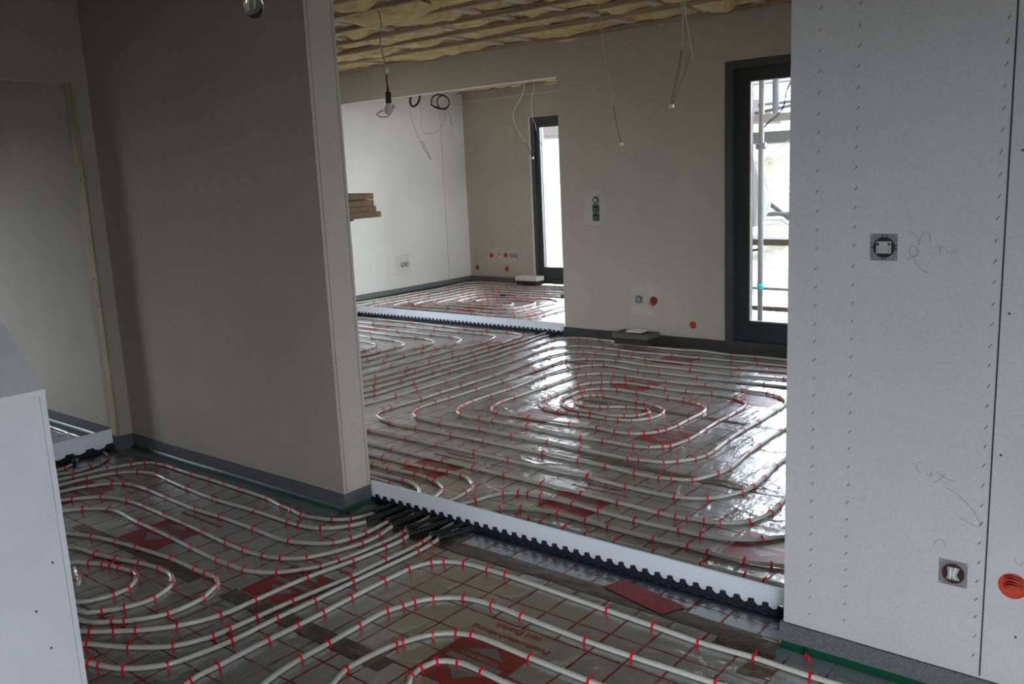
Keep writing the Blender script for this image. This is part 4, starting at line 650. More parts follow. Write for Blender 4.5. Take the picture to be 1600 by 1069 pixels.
# ---------------------------------------------------------------- expansion joint profiles
def joint(label, axis, a0, a1, face, into, pitch=.0505, top=.103):
    e = empty('expansion_joint_strip', (0, 0, 0)); tag(e, label, 'foam joint strip')
    def pt(a, d, z): return (a, face+into*d, z) if axis == 'x' else (face+into*d, a, z)
    bm = bmesh.new(); n = int(round((a1-a0)/pitch)); n = max(n, 1); pw = (a1-a0)/n; top_pts = []; bot = []
    for i in range(n):
        s = a0+i*pw
        for k in range(7):
            q = k/6; bot.append((s+pw*q*.62, .036-.010*math.sin(math.pi*q) if 0 < k < 6 else .038))
        bot.append((s+pw*.64, .046)); bot.append((s+pw*.98, .046))
    bot.append((a1, .038))
    for side in (0, .010):
        pass
    fr = [(bm.verts.new(pt(a, 0, z)), bm.verts.new(pt(a, 0, top)), bm.verts.new(pt(a, .010, z)), bm.verts.new(pt(a, .010, top))) for a, z in bot]
    for p, q in zip(fr[:-1], fr[1:]):
        bm.faces.new((p[0], q[0], q[1], p[1])); bm.faces.new((p[2], p[3], q[3], q[2])); bm.faces.new((p[1], q[1], q[3], p[3])); bm.faces.new((p[0], p[2], q[2], q[0]))
    bm.faces.new((fr[0][0], fr[0][1], fr[0][3], fr[0][2])); bm.faces.new((fr[-1][0], fr[-1][2], fr[-1][3], fr[-1][1]))
    obj('foam_strip', bm, 'pe_foam', e)['label'] = 'white foam strip with scalloped lower edge'
    bm = bmesh.new()
    def bx_(a, b, d0, d1, z0, z1):
        if axis == 'x': box(bm, a, min(face+into*d0, face+into*d1), z0, b, max(face+into*d0, face+into*d1), z1)
        else: box(bm, min(face+into*d0, face+into*d1), a, z0, max(face+into*d0, face+into*d1), b, z1)
    bx_(a0, a1, -.022, .03, .0005, .006); bx_(a0, a1, .0005, .0095, .006, .030)
    for i in range(n):
        s = a0+i*pw; bx_(s+pw*.60, s+pw*1.0, -.006, -.001, .006, .044); bx_(s+pw*.60, s+pw*1.0, -.012, -.001, .006, .018)
    bx_(a0, a1, -.004, -.001, .006, .024)
    obj('base_rail', bm, 'black_base', e)['label'] = 'black notched plastic rail'
    return e
joint('long white foam joint strip on a black notched rail across the near opening', 'x', -2.985, -.985, 2.568, 1)
joint('white foam joint strip with black notched rail across the entrance of the far room', 'x', XL+.015, -4.64, 6.386, 1, pitch=.0505, top=.108)
joint('short white foam joint strip in the side doorway', 'y', 1.3, 2.322, -4.890, -1, pitch=.11, top=.125)

# ---------------------------------------------------------------- parapet of the stairs
par = empty('stair_parapet', (0, 0, 0)); tag(par, 'white stair parapet with sloping top at the left edge, closest to the viewer', 'parapet')
PX, PY0, PY1, PZT, SL = -2.055, .52, .838, 1.016, .78
LX = 2.0
bm = bmesh.new()
pr_ = [(PX-.0125, 0), (PX-.0125, PZT), (PX-LX, PZT+SL*LX), (PX-LX, 0)]
for y in (PY0, PY1): pass
A = [bm.verts.new((x, PY0, z)) for x, z in pr_]; B = [bm.verts.new((x, PY1, z)) for x, z in pr_]
bm.faces.new(A); bm.faces.new(B[::-1])
for k in range(4): bm.faces.new((A[k], A[(k+1) % 4], B[(k+1) % 4], B[k]))
obj('core_panel', bm, 'plasterboard', par)
boxes('end_board', [(PX-.0125, PY0+.002, 0, PX, PY1-.0135, PZT-.006)], 'parapet_white', par, bevel=.0015)['label'] = 'bright end face of the parapet'
boxes('edge_board', [(PX-.012, PY1-.0122, 0, PX-.0006, PY1+.0005, PZT-.004)], 'parapet_white', par, bevel=.0012)
bm = bmesh.new()
c_ = [(PX+.001, PZT-.006), (PX+.001, PZT+.006), (PX-LX, PZT+SL*LX+.013), (PX-LX, PZT+SL*LX)]
A = [bm.verts.new((x, PY0-.001, z)) for x, z in c_]; B = [bm.verts.new((x, PY1+.001, z)) for x, z in c_]
bm.faces.new(A); bm.faces.new(B[::-1])
for k in range(4): bm.faces.new((A[k], A[(k+1) % 4], B[(k+1) % 4], B[k]))
obj('sloping_cap', bm, 'parapet_white', par)['label'] = 'grey sloping top board'
bm = bmesh.new()
for y, z in ((.77, .42), (.80, .30), (.765, .245), (.80, .62), (.75, .52), (.79, .16)):
    tube(bm, [(PX-.002, y, z), (PX+.0008, y, z)], .0028, 8)
obj('screw_head', bm, 'staple', par)

# ---------------------------------------------------------------- ceiling battens, laths and wool
BY2 = [2.75, 3.15, 3.56, 3.86, 4.17, 4.57, 4.99, 5.385, 5.80, 6.30]
BY3 = [6.60, 7.05, 7.5, 7.95, 8.4, 8.85, 9.15]
LXS = [-7.7, -7.15, -6.65, -6.2, -5.68, -5.13, -4.84, -4.27, -3.81, -3.28, -2.75, -2.2, -1.6, -1.0]
ordw = ['first', 'second', 'third', 'fourth', 'fifth', 'sixth', 'seventh', 'eighth', 'ninth', 'tenth']
def battens(ys, x0, x1, room, grp, ref):
    n_ = len(ys)
    for i, y in enumerate(ys):
        bm = bmesh.new(); nx = int((x1-x0)/.5); prev = None
        for k in range(nx+1):
            x = x0+(x1-x0)*k/nx; dy = .006*noise.noise(Vector((x*.7, y, 0))); dz = .003*noise.noise(Vector((x*.9, y, 5)))
            row = [bm.verts.new((x, y+dy+a, ZC+dz+b)) for a, b in ((-.021, 0), (.021, 0), (.021, .028), (-.021, .028))]
            if prev:
                for q in range(4): bm.faces.new((prev[q], prev[(q+1) % 4], row[(q+1) % 4], row[q]))
            else: bm.faces.new(row)
            prev = row
        bm.faces.new(prev[::-1])
        idx = (n_-1-i)
        tag(obj('ceiling_batten', bm, 'batten_wood'), 'rough brown ceiling batten of the %s, %s one from the %s' % (room, ordw[idx], ref), 'batten', grp)
battens(BY2, XL, 1.5, 'middle room', 'ceiling battens of the middle room', 'beam')
battens(BY3, XL, -4.64, 'far room', 'ceiling battens of the far room', 'far wall')
for i, x in enumerate(LXS):
    tag(boxes('cross_lath', [(x-.030, YB+.02, ZC+.029, x+.030, YC-.02, ZC+.047)], 'lath'), 'pale cross lath glimpsed between wool strips of the middle room, %s from the left' %
        ['first', 'second', 'third', 'fourth', 'fifth', 'sixth', 'seventh', 'eighth', 'ninth', 'tenth', 'eleventh', 'twelfth', 'thirteenth', 'fourteenth'][i], 'lath', 'cross laths over the middle room')
def wool(y0, y1, x0, x1, label, grp, seed, gaps=()):
    bm = bmesh.new(); nx = int((x1-x0)/.022); ny = max(6, int((y1-y0)/.03)); prev = None
    for i in range(nx+1):
        x = x0+(x1-x0)*i/nx; row = []
        for k in range(ny+1):
            s = k/ny; y = y0+.010+(y1-y0-.020)*s
            prof = min(1., 4.5*s*(1-s))**.55
            n1 = noise.noise(Vector((x*1.7, y*2.0+seed, 0))); n2 = noise.noise(Vector((x*5.5, y*7+seed, 3))); n3 = noise.noise(Vector((x*18, y*22, seed)))
            sag = .026 + .055*n1 + .034*n2 + .010*n3
            for g in gaps:
                d = abs(x-g[0]); 
                if d < .20: sag -= g[1]*(1-(d/.20)**2)*(1 if noise.noise(Vector((g[0]*3, seed*1.3, 1))) > -.05 else .15)
            z = ZC+.040 - prof*sag
            row.append(bm.verts.new((x, y, max(ZC-.018+.006*n3, min(z, ZR-.004)))))
        if prev:
            for k in range(ny): bm.faces.new((prev[k], row[k], row[k+1], prev[k+1]))
        prev = row
    tag(obj('insulation_batt', bm, 'mineral_wool', smooth=True), label, 'insulation', grp)
ys = [YB+.01]+BY2+[YC-.002]
for i in range(len(ys)-1):
    if ys[i+1]-ys[i] < .06: continue
    wool(ys[i], ys[i+1], XL+.01, 1.4, 'yellow mineral wool strip between middle room ceiling battens, %s from the beam' % (ordw[len(ys)-2-i] if len(ys)-2-i < 10 else 'eleventh'),
         'wool strips of the middle room', i*3.1+.5, [(x, .075) for x in LXS])
ys = [YC+.11]+BY3+[YF]
for i in range(len(ys)-1):
    if ys[i+1]-ys[i] < .06: continue
    wool(ys[i], ys[i+1], XL+.01, -4.64, 'yellow mineral wool strip in the far room ceiling, %s from the far wall' % ordw[len(ys)-2-i], 'wool strips of the far room', i*2.3+40)
# a torn flap of wool hanging near the lamp cable
bm = bmesh.new(); prev = None
for i in range(25):
    s = i/24; row = []
    for k in range(13):
        q = k/12; x = -4.95+.75*s; y = 4.22+.36*q
        e_ = math.sin(math.pi*s)**.6*math.sin(math.pi*min(1, q*1.02))**.6
        z = ZC+.03-.085*e_+.022*noise.noise(Vector((x*9, y*9, 3)))
        row.append(bm.verts.new((x+.02*noise.noise(Vector((q*6, s*3, 0))), y, z)))
    if prev:
        for k in range(12): bm.faces.new((prev[k], row[k], row[k+1], prev[k+1]))
    prev = row
tag(obj('insulation_flap', bm, 'mineral_wool', smooth=True), 'torn brownish wool flap sagging below the battens beside the hanging lamp cable', 'insulation')

# ---------------------------------------------------------------- electric boxes
def face_mtx(loc, wall):
    """local x = right, y = up, z = out of the wall"""
    if wall == 'y': R = Matrix(((1, 0, 0), (0, 0, -1), (0, 1, 0)))
    else: R = Matrix(((0, 0, 1), (1, 0, 0), (0, 1, 0)))   # wall facing +x
    m = R.to_4x4(); m.translation = loc; return m
def disc(name, r, z, mat, parent, c=(0, 0), seg=20, depth=.001):
    bm = bmesh.new(); tube(bm, [(c[0], c[1], z-depth), (c[0], c[1], z)], r, seg); return obj(name, bm, mat, parent)
def ringp(name, ro, ri, z, mat, parent, c=(0, 0), seg=24, h=.002):
    bm = bmesh.new(); P = []
    for k in range(seg):
        a = 2*math.pi*k/seg; P.append([bm.verts.new((c[0]+r*math.cos(a), c[1]+r*math.sin(a), zz)) for r, zz in ((ro, z), (ri, z), (ri, z-h), (ro, z-h))])
    for k in range(seg):
        a, b = P[k], P[(k+1) % seg]
        for q in range(4): bm.faces.new((a[q], b[q], b[(q+1) % 4], a[(q+1) % 4]))
    return obj(name, bm, mat, parent)
def plate_socket(loc, wall, label, n=1, vertical=False, kind='socket', tilt=0., cat='socket'):
    e = empty('wall_socket' if kind != 'switch' else 'switch_insert'); e.matrix_world = face_mtx(loc, wall) @ Matrix.Rotation(tilt, 4, 'Z'); tag(e, label, cat)
    for i in range(n):
        o_ = (i-(n-1)/2)*.0715; c = (0, -o_) if vertical else (o_, 0); k = kind if isinstance(kind, str) else kind[i]
        bm = bmesh.new(); box(bm, c[0]-.0352, c[1]-.0352, .0, c[0]+.0352, c[1]+.0352, .0022)
        f = obj('mounting_plate', bm, 'steel' if k != 'green' else 'green_plastic', e, bevel=.0006)
        disc('recess', .0275, .0032, 'dark_hole', e, c)
        if k == 'switch':
            bm = bmesh.new(); box(bm, c[0]-.0190, c[1]-.0160, .0032, c[0]+.0190, c[1]+.0160, .0085); obj('rocker_core', bm, 'insert_grey', e, bevel=.002)
            for sx in (-1, 1):
                disc('terminal_screw', .0035, .0098, 'steel', e, (c[0]+sx*.0135, c[1]-.0085)); disc('terminal_hole', .0035, .0093, 'dark_hole', e, (c[0]+sx*.0145, c[1]+.0085))
            bm = bmesh.new()
            for a, b in ((-.030, .0), (.030, .004), (.030, -.004), (-.004, .031), (.006, .031), (-.004, -.031), (.004, -.031)): tube(bm, [(c[0]+a, c[1]+b, .0015), (c[0]+a, c[1]+b, .0028)], .0022, 8)
            obj('slot', bm, 'dark_hole', e)
        elif k == 'socket':
            ringp('socket_ring', .0215, .0165, .0075, 'insert_grey', e, c); disc('socket_cup', .0165, .0042, 'insert_grey', e, c)
            for sx in (-1, 1): disc('pin_hole', .0027, .0047, 'dark_hole', e, (c[0]+sx*.0095, c[1]))
        elif k == 'green':
            bm = bmesh.new(); box(bm, c[0]-.022, c[1]-.020, .003, c[0]+.022, c[1]+.006, .006); obj('cover', bm, 'green_plastic', e)
        elif k == 'bundle':
            for q in range(5):
                x_ = -.014+.007*q; bm = bmesh.new(); tube(bm, catmull([(c[0]+x_, c[1]-.016, .004), (c[0]+x_*.6, c[1], .013), (c[0]+x_*.9, c[1]+.017, .004)], .003), .0032, 6); obj('wire', bm, 'terminal_white' if q % 2 else 'insert_grey', e, smooth=True)
            ringp('box_rim', .0285, .0262, .0042, 'orange_dark', e, c)
        for a in (-1, 1):
            for b in (-1, 1): disc('corner_screw', .0017, .0028, 'terminal_white', e, (c[0]+a*.0305, c[1]+b*.0305), 8)
    return e
def orange_box(loc, wall, label, r=.034, wires=2, fill='orange_box', seed=0):
    e = empty('cavity_wall_box'); e.matrix_world = face_mtx(loc, wall); tag(e, label, 'wall box')
    ringp('box_rim', r, r-.004, .0022, 'orange_box', e, h=.0022); disc('box_inside', r-.004, .0008, fill, e)
    rnd = random.Random(seed)
    for q in range(wires):
        a = rnd.uniform(-.5, .5); P3 = [(-.6*r, (-.4+.5*q)*r*.6, .001), (-.1*r, (.1+.3*q)*r*.8, .008), (.65*r, (-.1+.3*q)*r*.7+a*.01, .001)]
        bm = bmesh.new(); tube(bm, catmull(P3, .004), .003, 6); obj('wire', bm, 'orange_dark' if q % 2 else 'orange_box', e, smooth=True)
    return e
plate_socket((-.717, YN, 1.217), 'y', 'square steel switch insert on the right wall, beside the pencil squiggle', kind='switch', cat='light switch')
plate_socket((-.513, YN, .357), 'y', 'square steel box plate full of wire ends low on the right wall', kind='bundle', cat='socket')
orange_box((-.373, YN, .358), 'y', 'large orange cavity box at the right edge of the picture', r=.034, wires=4, seed=3)
plate_socket((-4.260, YC, 1.126), 'y', 'tall triple plate with a grey switch above two green units, on the brownish wall', n=3, vertical=True, kind=['switch', 'green', 'green'], cat='switch panel')
plate_socket((-3.855, YC, .368), 'y', 'single steel socket on the brownish wall left of a red box', cat='socket')
ob = orange_box((-3.712, YC, .365), 'y', 'red cavity box with a wire loop hanging out on the brownish wall', r=.036, wires=2, fill='orange_dark', seed=5)
tube_obj('hanging_wire', [(.020, .02, .004), (-.02, .0, .016), (-.034, -.022, .014), (-.012, -.036, .014), (.015, -.030, .010), (.004, -.045, .012), (-.022, -.066, .012)], .0026, 'orange_dark', ob, 6, .005)
orange_box((-3.353, YC, .186), 'y', 'small orange cavity box low on the brownish wall near the glass door', r=.030, wires=1, seed=8)
plate_socket((XL, 7.952, .371), 'x', 'double steel socket on the pale side wall of the far room', n=2)
orange_box((-7.873, YF, .371), 'y', 'upper left orange box of the group on the far wall', seed=11)
e = orange_box((-7.725, YF, .374), 'y', 'open pale box with loose wires between two orange boxes on the far wall', fill='paper', wires=3, seed=12)
orange_box((-7.624, YF, .376), 'y', 'orange box directly left of the double socket on the far wall', seed=13)
plate_socket((-7.490, YF, .373), 'y', 'double steel socket on the far wall close to the tall window', n=2)
orange_box((-8.140, YF, .197), 'y', 'dark orange box lowest and nearest the room corner on the far wall', fill='orange_dark', seed=14)
orange_box((-7.613, YF, .195), 'y', 'low orange box under the double socket on the far wall', seed=15)

# filler patches round the boxes (stains keep their own outline)
def patch(loc, wall, w_, h_, seed, parent):
    m = face_mtx(loc, wall); bm = bmesh.new(); N = 26; v = []
    for k in range(N):
        a = 2*math.pi*k/N; sx = abs(math.cos(a))**.45*math.copysign(1, math.cos(a)); sy = abs(math.sin(a))**.45*math.copysign(1, math.sin(a))
        q = 1+.30*noise.noise(Vector((math.cos(a)*2.2, math.sin(a)*2.2, seed)))
        v.append(bm.verts.new(m @ Vector((sx*w_/2*q, sy*h_/2*q, .0005))))
    bm.faces.new(v); obj('filler_patch', bm, 'filler', parent)
patch((XL, 7.92, .37), 'x', .28, .26, 1, wleft)
patch((-3.79, YC, .37), 'y', .30, .28, 2, wc); patch((-4.28, YC, 1.13), 'y', .22, .30, 3, wc)
patch((-7.68, YF, .37), 'y', .50, .22, 4, wf); patch((-6.92, YF, 2.0), 'y', .0001, .0001, 5, wf); patch((-7.45, YF, 1.98), 'y', .10, .16, 6, wf)

# ---------------------------------------------------------------- cables and lamps
Wd = DATA['wires']; Cn = DATA['conn']
def upto(P): return [[P[0][0], P[0][1], ZR-.004]] + P if P[0][2] < ZR-.03 else P
def terminal(p, name='terminal_block', parent=None, s=.010):
    return boxes(name, [(p[0]-s, p[1]-s*.6, p[2]-s*.8, p[0]+s, p[1]+s*.6, p[2]+s*.8)], 'terminal_white', parent, bevel=.002)
def cable(label, parts, conn=None, s=.010):
    """parts: list of (name, points, radius, material)"""
    first = parts[0]; o = tube_obj(first[0], upto(first[1]), first[2], first[3], None, 6, .03); tag(o, label, 'cable')
    for nme, P, r, m_ in parts[1:]: tube_obj(nme, P, r, m_, o, 6, .02)
    if conn: terminal(conn, parent=o, s=s)
    return o
lamp = empty('pendant_lamp', Cn['lamp'][1]); tag(lamp, 'bare dusty bulb in a black holder hanging in front of the beam', 'lamp')
L0 = Vector(Cn['lamp'][1])
def rel(P): return [Vector(p)-L0 for p in P]
tube_obj('cable', rel([[Wd['lamp_cord'][1][0], 4.23, ZR-.004]]+Wd['lamp_cord'][2:]), .0042, 'cable_grey', lamp, 6, .03)
p = Vector(Cn['lamp'][0])-L0; boxes('terminal_block', [(p.x-.010, p.y-.007, p.z-.014, p.x+.010, p.y+.007, p.z+.014)], 'terminal_white', lamp, bevel=.002)
tube_obj('flex', rel(Wd['lamp_flex']), .0045, 'black_plastic', lamp, 6, .02, rfun=None)
lathe('lamp_holder', [(.003, .075), (.006, .070), (.009, .036), (.018, .032), (.0195, .024), (.0195, -.036), (.017, -.040), (.001, -.040)], 'black_plastic', lamp)
cb = Vector(Cn['lamp'][2])-L0
lathe('bulb', [(.013, .040), (.014, .030), (.020, .016), (.028, .0), (.031, -.014), (.028, -.030), (.018, -.041), (.0, -.046)], 'bulb_frosted', lamp, mtx=Matrix.Translation(cb+Vector((0, 0, .012))))
tube_obj('cable_hook', rel(Wd['lamp_hook']), .0040, 'cable_grey', lamp, 6, .01)

b0 = Vector(DATA['bulb']); lamp2 = empty('bare_bulb', b0); tag(lamp2, 'clear glass bulb hanging at the top edge in front of the dark partition', 'lamp')
lathe('bulb', [(.0, -.031), (.014, -.028), (.024, -.019), (.0295, -.004), (.029, .008), (.024, .022), (.0155, .038), (.013, .052)], 'bulb_glass', lamp2, 32)
lathe('filament_stem', [(.001, -.002), (.004, .0), (.0045, .03), (.006, .05), (.0, .052)], 'bead_light', lamp2, 12)
tube_obj('filament', [(-.010, 0, -.004), (-.004, 0, .002), (.004, 0, .002), (.010, 0, -.004)], .0009, 'steel', lamp2, 6, .004)
lathe('lamp_holder', [(.0, .052), (.0145, .052), (.019, .056), (.019, .11), (.006, .13), (.003, .14)], 'black_plastic', lamp2)
tube_obj('cable', [(0, 0, .135), (.004, 0, .3), (-.002, 0, ZC-b0.z)], .0035, 'black_plastic', lamp2, 6, .05)

cable('thin pale cable hanging against the brownish wall, ending in one white terminal', [('ceiling_cable', Wd['c1w'], .0017, 'cable_pale'), ('wire_end', Wd['c1b'], .0018, 'cable_brown')], Cn['c1'][0])
cable('pair of pale cables joined at one white terminal block left of the glass door', [('ceiling_cable', Wd['c2a'], .0042, 'cable_pale'), ('ceiling_cable_pair', Wd['c2b'], .0042, 'cable_pale'),
      ('wire_end', Wd['c2c'], .0014, 'cable_brown'), ('wire_end', Wd['c2d'], .0014, 'cable_brown'), ('wire_end', Wd['c2e'], .0014, 'cable_brown')], Cn['c2'][0], .013)
cable('dark twisted wires dangling in front of the glass door by the right wall', [('ceiling_cable', Wd['c3a'], .0026, 'cable_brown'), ('wire_end', Wd['c3b'], .0024, 'cable_brown')], None)
cable('pale cable hanging left of the distant window and crossing its frame', [('ceiling_cable', Wd['c4'], .0048, 'cable_pale'), ('wire_end', Wd['c4b'], .004, 'cable_brown')], Cn['c4'][0], .016)
cable('pale cable hanging in front of the distant window glass', [('ceiling_cable', Wd['c5'], .0048, 'cable_pale'), ('wire_end', Wd['c5b'], .0038, 'cable_brown')], None)
terminal(Cn['c5'][0], 'terminal_block', bpy.data.objects.get('ceiling_cable.004'), .014) if False else None
cable('short thick black cable loop under the beam, left of the coil', [('ceiling_cable', Wd['hook'], .0125, 'black_plastic')])
o = tube_obj('cable_coil', upto(Wd['coilA']), .0068, 'black_plastic', None, 8, .02); tag(o, 'black coiled cable hanging under the beam before the far room corner', 'cable'); tube_obj('cable_strand', Wd['coilB'], .0068, 'black_plastic', o, 8, .02)
cable('thin dark wire with split end hanging in front of the pale side wall', [('ceiling_cable', Wd['w7a'], .0028, 'cable_grey'), ('wire_end', Wd['w7b'], .0020, 'cable_brown'), ('wire_end', Wd['w7c'], .0020, 'cable_brown')], Cn['w7'][0], .008)
cable('thin grey wire drooping in a wide loop below the black coil', [('ceiling_cable', Wd['w8'], .0024, 'cable_grey')])
cable('short dark wire below the black coil ending in a bright white terminal', [('ceiling_cable', Wd['w9'], .0032, 'cable_grey')], Cn['w9'][0], .012)

# ---------------------------------------------------------------- loose things on the floor and wall
def carton(x0, x1, y0, y1, h, lid, label, pale):
    e = empty('low_box', (0, 0, 0)); tag(e, label, 'box')
    boxes('body', [(x0+.012, y0+.010, .0182, x1-.012, y1, h-lid)], 'brown_card', e, bevel=.002)
    boxes('rim', [(x0, y0, h-lid, x1, y0+.012, h), (x0, y1-.012, h-lid, x1, y1, h), (x0, y0+.012, h-lid, x0+.012, y1-.012, h), (x1-.012, y0+.012, h-lid, x1, y1-.012, h), (x0+.012, y0+.012, h-lid, x1-.012, y1-.012, h-.008)], 'grey_lid' if not pale else 'white_trim', e)
    return e
carton(-3.995, -3.655, 6.17, 6.365, .108, .040, 'low brown box with a grey rim at the foot of the brownish wall', False)
tag(boxes('paper_packet', [(-3.90, 6.24, .1095, -3.76, 6.35, .125)], 'paper', bevel=.003), 'white packet lying on the low brown box by the back wall', 'packet')
carton(-7.30, -6.955, 9.00, 9.165, .130, .055, 'low brown box with a pale rim on the floor beside the distant window', True)

br = empty('timber_bracket', (-3.16, 2.60, 1.29)); tag(br, 'stack of short brown timber blocks sticking out past the left partition edge', 'timber')
br['label'] = 'stack of short brown timber blocks sticking out past the left partition edge'
for (x0, y0, z0, x1, y1, z1) in ((-3.30, 2.58, 1.366, -3.062, 2.78, 1.393), (-3.30, 2.58, 1.338, -3.052, 2.77, 1.364), (-3.30, 2.585, 1.310, -3.060, 2.79, 1.336), (-3.30, 2.60, 1.283, -3.040, 2.80, 1.309), (-3.26, 2.585, 1.270, -3.115, 2.70, 1.345)):
    o = boxes('block', [(x0+3.16, y0-2.60, z0-1.29, x1+3.16, y1-2.60, z1-1.29)], 'block_wood', br, bevel=.0015)
    o.rotation_euler = (0, random.uniform(-.02, .02), 0)

# ---------------------------------------------------------------- outdoors
def hill():
    bm = bmesh.new(); nx, ny = 110, 70; rows = []
    for j in range(ny+1):
        row = []
        for i in range(nx+1):
            x = -40+60*i/nx; y = 6.7+ (j/ny)**1.6*60
            z = -.16 + .05*noise.noise(Vector((x*.7, y*.7, 0)))
            if y > 10.5:
                s = min(1, (y-10.5)/9.5); z += 2.35*(s*s*(3-2*s)) + .32*s*noise.noise(Vector((x*.5, y*.5, 2))) + .14*noise.noise(Vector((x*1.9, y*1.9, 4)))
            row.append(bm.verts.new((x, y, z)))
        rows.append(row)
    for a, b in zip(rows[:-1], rows[1:]):
        for k in range(nx): bm.faces.new((a[k], a[k+1], b[k+1], b[k]))
    o = obj('ground', bm, 'rubble_soil', smooth=True); struct(o, 'pale rubble slope outside the windows', 'ground')
    me = o.data; me.materials.append(MATS['dry_grass']); me.materials.append(MATS['gravel_red'])
    for p in me.polygons:
        c = p.center
        if c.y < 9.2 and c.x > -4.2: p.material_index = 2
        elif c.z > 1.35 + .5*noise.noise(Vector((c.x*.6, c.y*.6, 0))): p.material_index = 1
    return o
hill()
o = boxes('ground', [(-60, -60, -.30, 60, 6.7, -.17)], 'rubble_soil'); struct(o, 'ground around the house', 'ground')
for i, (x, y, r) in enumerate(((-11.6, 13.6, .16), (-10.6, 12.6, .10), (-12.0, 15.2, .2), (-9.3, 11.4, .12), (-11.2, 12.9, .07), (-6.4, 14.5, .2), (-7.0, 16.5, .25))):
    bm = bmesh.new(); bmesh.ops.create_icosphere(bm, subdivisions=2, radius=r)
    for v in bm.verts: v.co *= 1+.35*noise.noise(v.co*6+Vector((i, 0, 0))); v.co.z *= .7
    s = min(1, max(0, (y-10.5)/9.5)); z = -.14+2.35*(s*s*(3-2*s))
    o = obj('boulder', bm, 'rubble_soil'); o.location = (x, y, z)
    tag(o, ['pale boulder', 'small boulder', 'broad boulder', 'low boulder', 'tiny boulder', 'big boulder', 'largest boulder'][i]+' on the rubble slope outside, seen through the '+('distant window' if x < -8 else 'glass door'), 'boulder', 'boulders on the slope')
scf = empty('scaffold', (0, 0, 0)); tag(scf, 'galvanised scaffold with plank deck standing outside the glass door', 'scaffold')
def rod(name, a, b, r=.024, m_='galv', parent=scf, seg=12):
    bm = bmesh.new(); tube(bm, [a, b], r, seg); return obj(name, bm, m_, parent, smooth=True)
rod('post', (-3.32, 7.6, -.14), (-3.32, 7.6, 3.2)); rod('post', (-1.2, 7.6, -.14), (-1.2, 7.6, 3.2))
rod('post', (-3.78, 9.0, 1.9), (-3.78, 9.0, 3.4), .035); rod('post', (-.9, 9.0, -.1), (-.9, 9.0, 3.4), .030)
rod('post_tag', (-3.32, 7.6, .32), (-3.32, 7.6, .375), .027, 'cyan_tag')
rod('ledger', (-5.3, 7.72, .32), (.5, 7.45, .335), .012); rod('ledger', (-5.6, 8.22, .945), (.4, 8.18, .985), .020)
rod('brace', (-3.66, 8.27, 1.15), (-2.4, 8.27, .25), .022)
boxes('rail_board', [(-5.4, 7.58, 1.79, .6, 7.62, 1.86)], 'sheet_white', scf)
boxes('deck_plate', [(-6.0, 8.5, 1.63, .6, 9.1, 1.74)], 'galv', scf)
boxes('deck_plank', [(-5.8, 8.25, .655, .6, 8.75, .715)], 'plank_wood', scf)
boxes('toe_board', [(-5.6, 7.66, .115, .6, 7.69, .155)], 'plank_wood', scf)
rod('clamp', (-3.36, 7.6, 1.59), (-3.28, 7.6, 1.59), .03, 'galv'); rod('clamp', (-3.44, 7.6, .66), (-3.30, 7.6, .69), .010, 'black_plastic')
rod('cross_tube', (-4.1, 9.3, 2.05), (-3.3, 9.3, 2.07), .02); rod('cross_tube', (-4.0, 9.0, 1.95), (-3.6, 9.0, 2.0), .018)
# white plastic sheet bundled round the post
bm = bmesh.new(); rows = []
for j in range(31):
    s = j/30; z = .86+.62*s; rad = (.02+.135*math.sin(math.pi*min(1, s**.9))**.7)
    cx = -3.53 + .015*math.sin(s*5)
    row = []
    for k in range(36):
        a = 2*math.pi*k/36; q = 1+.16*noise.noise(Vector((math.cos(a)*1.5, math.sin(a)*1.5, s*3)))+.05*math.sin(9*a+s*4)
        row.append(bm.verts.new((cx+rad*q*math.cos(a), 7.92+rad*.8*q*math.sin(a), z)))
    rows.append(row)
for a, b in zip(rows[:-1], rows[1:]):
    for k in range(36): bm.faces.new((a[k], a[(k+1) % 36], b[(k+1) % 36], b[k]))
bm.faces.new(rows[0][::-1]); bm.faces.new(rows[-1])
tag(obj('plastic_sack', bm, 'sheet_white', smooth=True), 'bulging white plastic sack tied behind the scaffold post', 'sack')
rod('sack_rope', (-3.53, 7.92, 1.40), (-3.42, 8.5, 1.66), .006, 'sheet_white', bpy.data.objects['plastic_sack'])
for i in range(9):
    a = (-6.3+i*.11, 13.4+.1*i, .95+.02*i); b = (-5.0+i*.16, 12.7-.05*i, .50+.02*(i % 3))
    o = rod('steel_tube', a, b, .028, 'galv', None)
    tag(o, 'grey scaffold tube of the bundle on the slope, %s from the left' % ordw[i], 'tube', 'bundle of scaffold tubes on the slope')
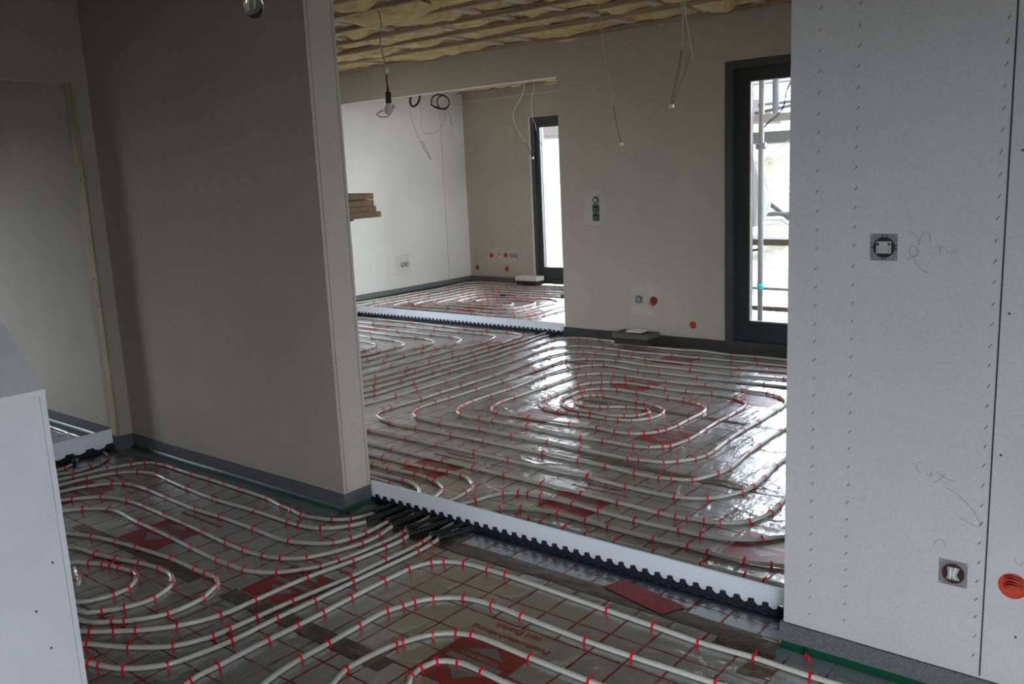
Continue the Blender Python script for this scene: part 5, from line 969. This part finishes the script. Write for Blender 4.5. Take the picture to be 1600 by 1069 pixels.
def house(label, x0, x1, y0, y1, z1, wins, roof, wallm='house_white', z0=1.2):
    e = empty('house', ((x0+x1)/2, (y0+y1)/2, z0)); tag(e, label, 'house'); ox, oy = e.location.x, e.location.y
    boxes('wall', [(x0-ox, y0-oy, 0, x1-ox, y1-oy, z1-z0)], wallm, e)
    boxes('roof', [(x0-ox-.4, y0-oy-.4, z1-z0, x1-ox+.4, y1-oy+.4, z1-z0+roof)], 'roof_grey', e)
    for (a, b, c, d) in wins: boxes('window', [(a-ox, y0-oy-.03, b-z0, c-ox, y0-oy+.02, d-z0)], 'glass_dark', e)
house('white house beyond the slope, seen at the top of the glass door', -18, -9.5, 36, 44, 4.6, [(-16.6, 2.6, -15.9, 4.0), (-14.2, 2.6, -13.2, 3.9), (-12, 2.6, -11, 3.9)], .22)
house('low house with bands of brown cladding, seen through the distant window', -40, -24, 34, 42, 4.0, [(-33, 2.6, -31, 3.2)], .25, 'house_wood')
van = empty('site_container', (-8.6, 27, 2.0)); tag(van, 'red and white site container outside, at the top right of the glass door', 'container')
boxes('body', [(-1.6, 0, 0, 1.4, 2, 2.2)], 'house_white', van); boxes('stripe', [(-1.62, -.02, .25, 1.42, .0, .50), (-1.62, -.02, 1.15, 1.42, 0, 1.5)], 'red_paint', van); boxes('window', [(-.6, -.03, .6, .4, -.02, 1.1)], 'glass_dark', van)
tag(boxes('barrier_board', [(-12.2, 24, 2.0, -10.6, 24.1, 2.5)], 'red_paint'), 'orange red barrier board outside, left of the scaffold post', 'barrier')
tag(boxes('yellow_crate', [(-5.9, 12.0, 1.05, -5.45, 12.4, 1.35)], 'yellow_paint', bevel=.02), 'yellow crate on the slope just left of the scaffold post', 'crate')
for i in range(3):
    z = 2.30+.312*i
    tag(boxes('timber_stack', [(-24, 24.5, z, -10.5-.3*i, 25.4, z+.31)], 'house_wood', bevel=.02), ['lowest', 'middle', 'topmost'][i]+' long board pile on the horizon in the distant window', 'timber', 'board piles on the horizon')
tag(rod('fence_rail', (-16, 12.1, .62), (-4.6, 12.1, .66), .022, 'galv', None), 'thin grey horizontal rail outside the distant window', 'rail')
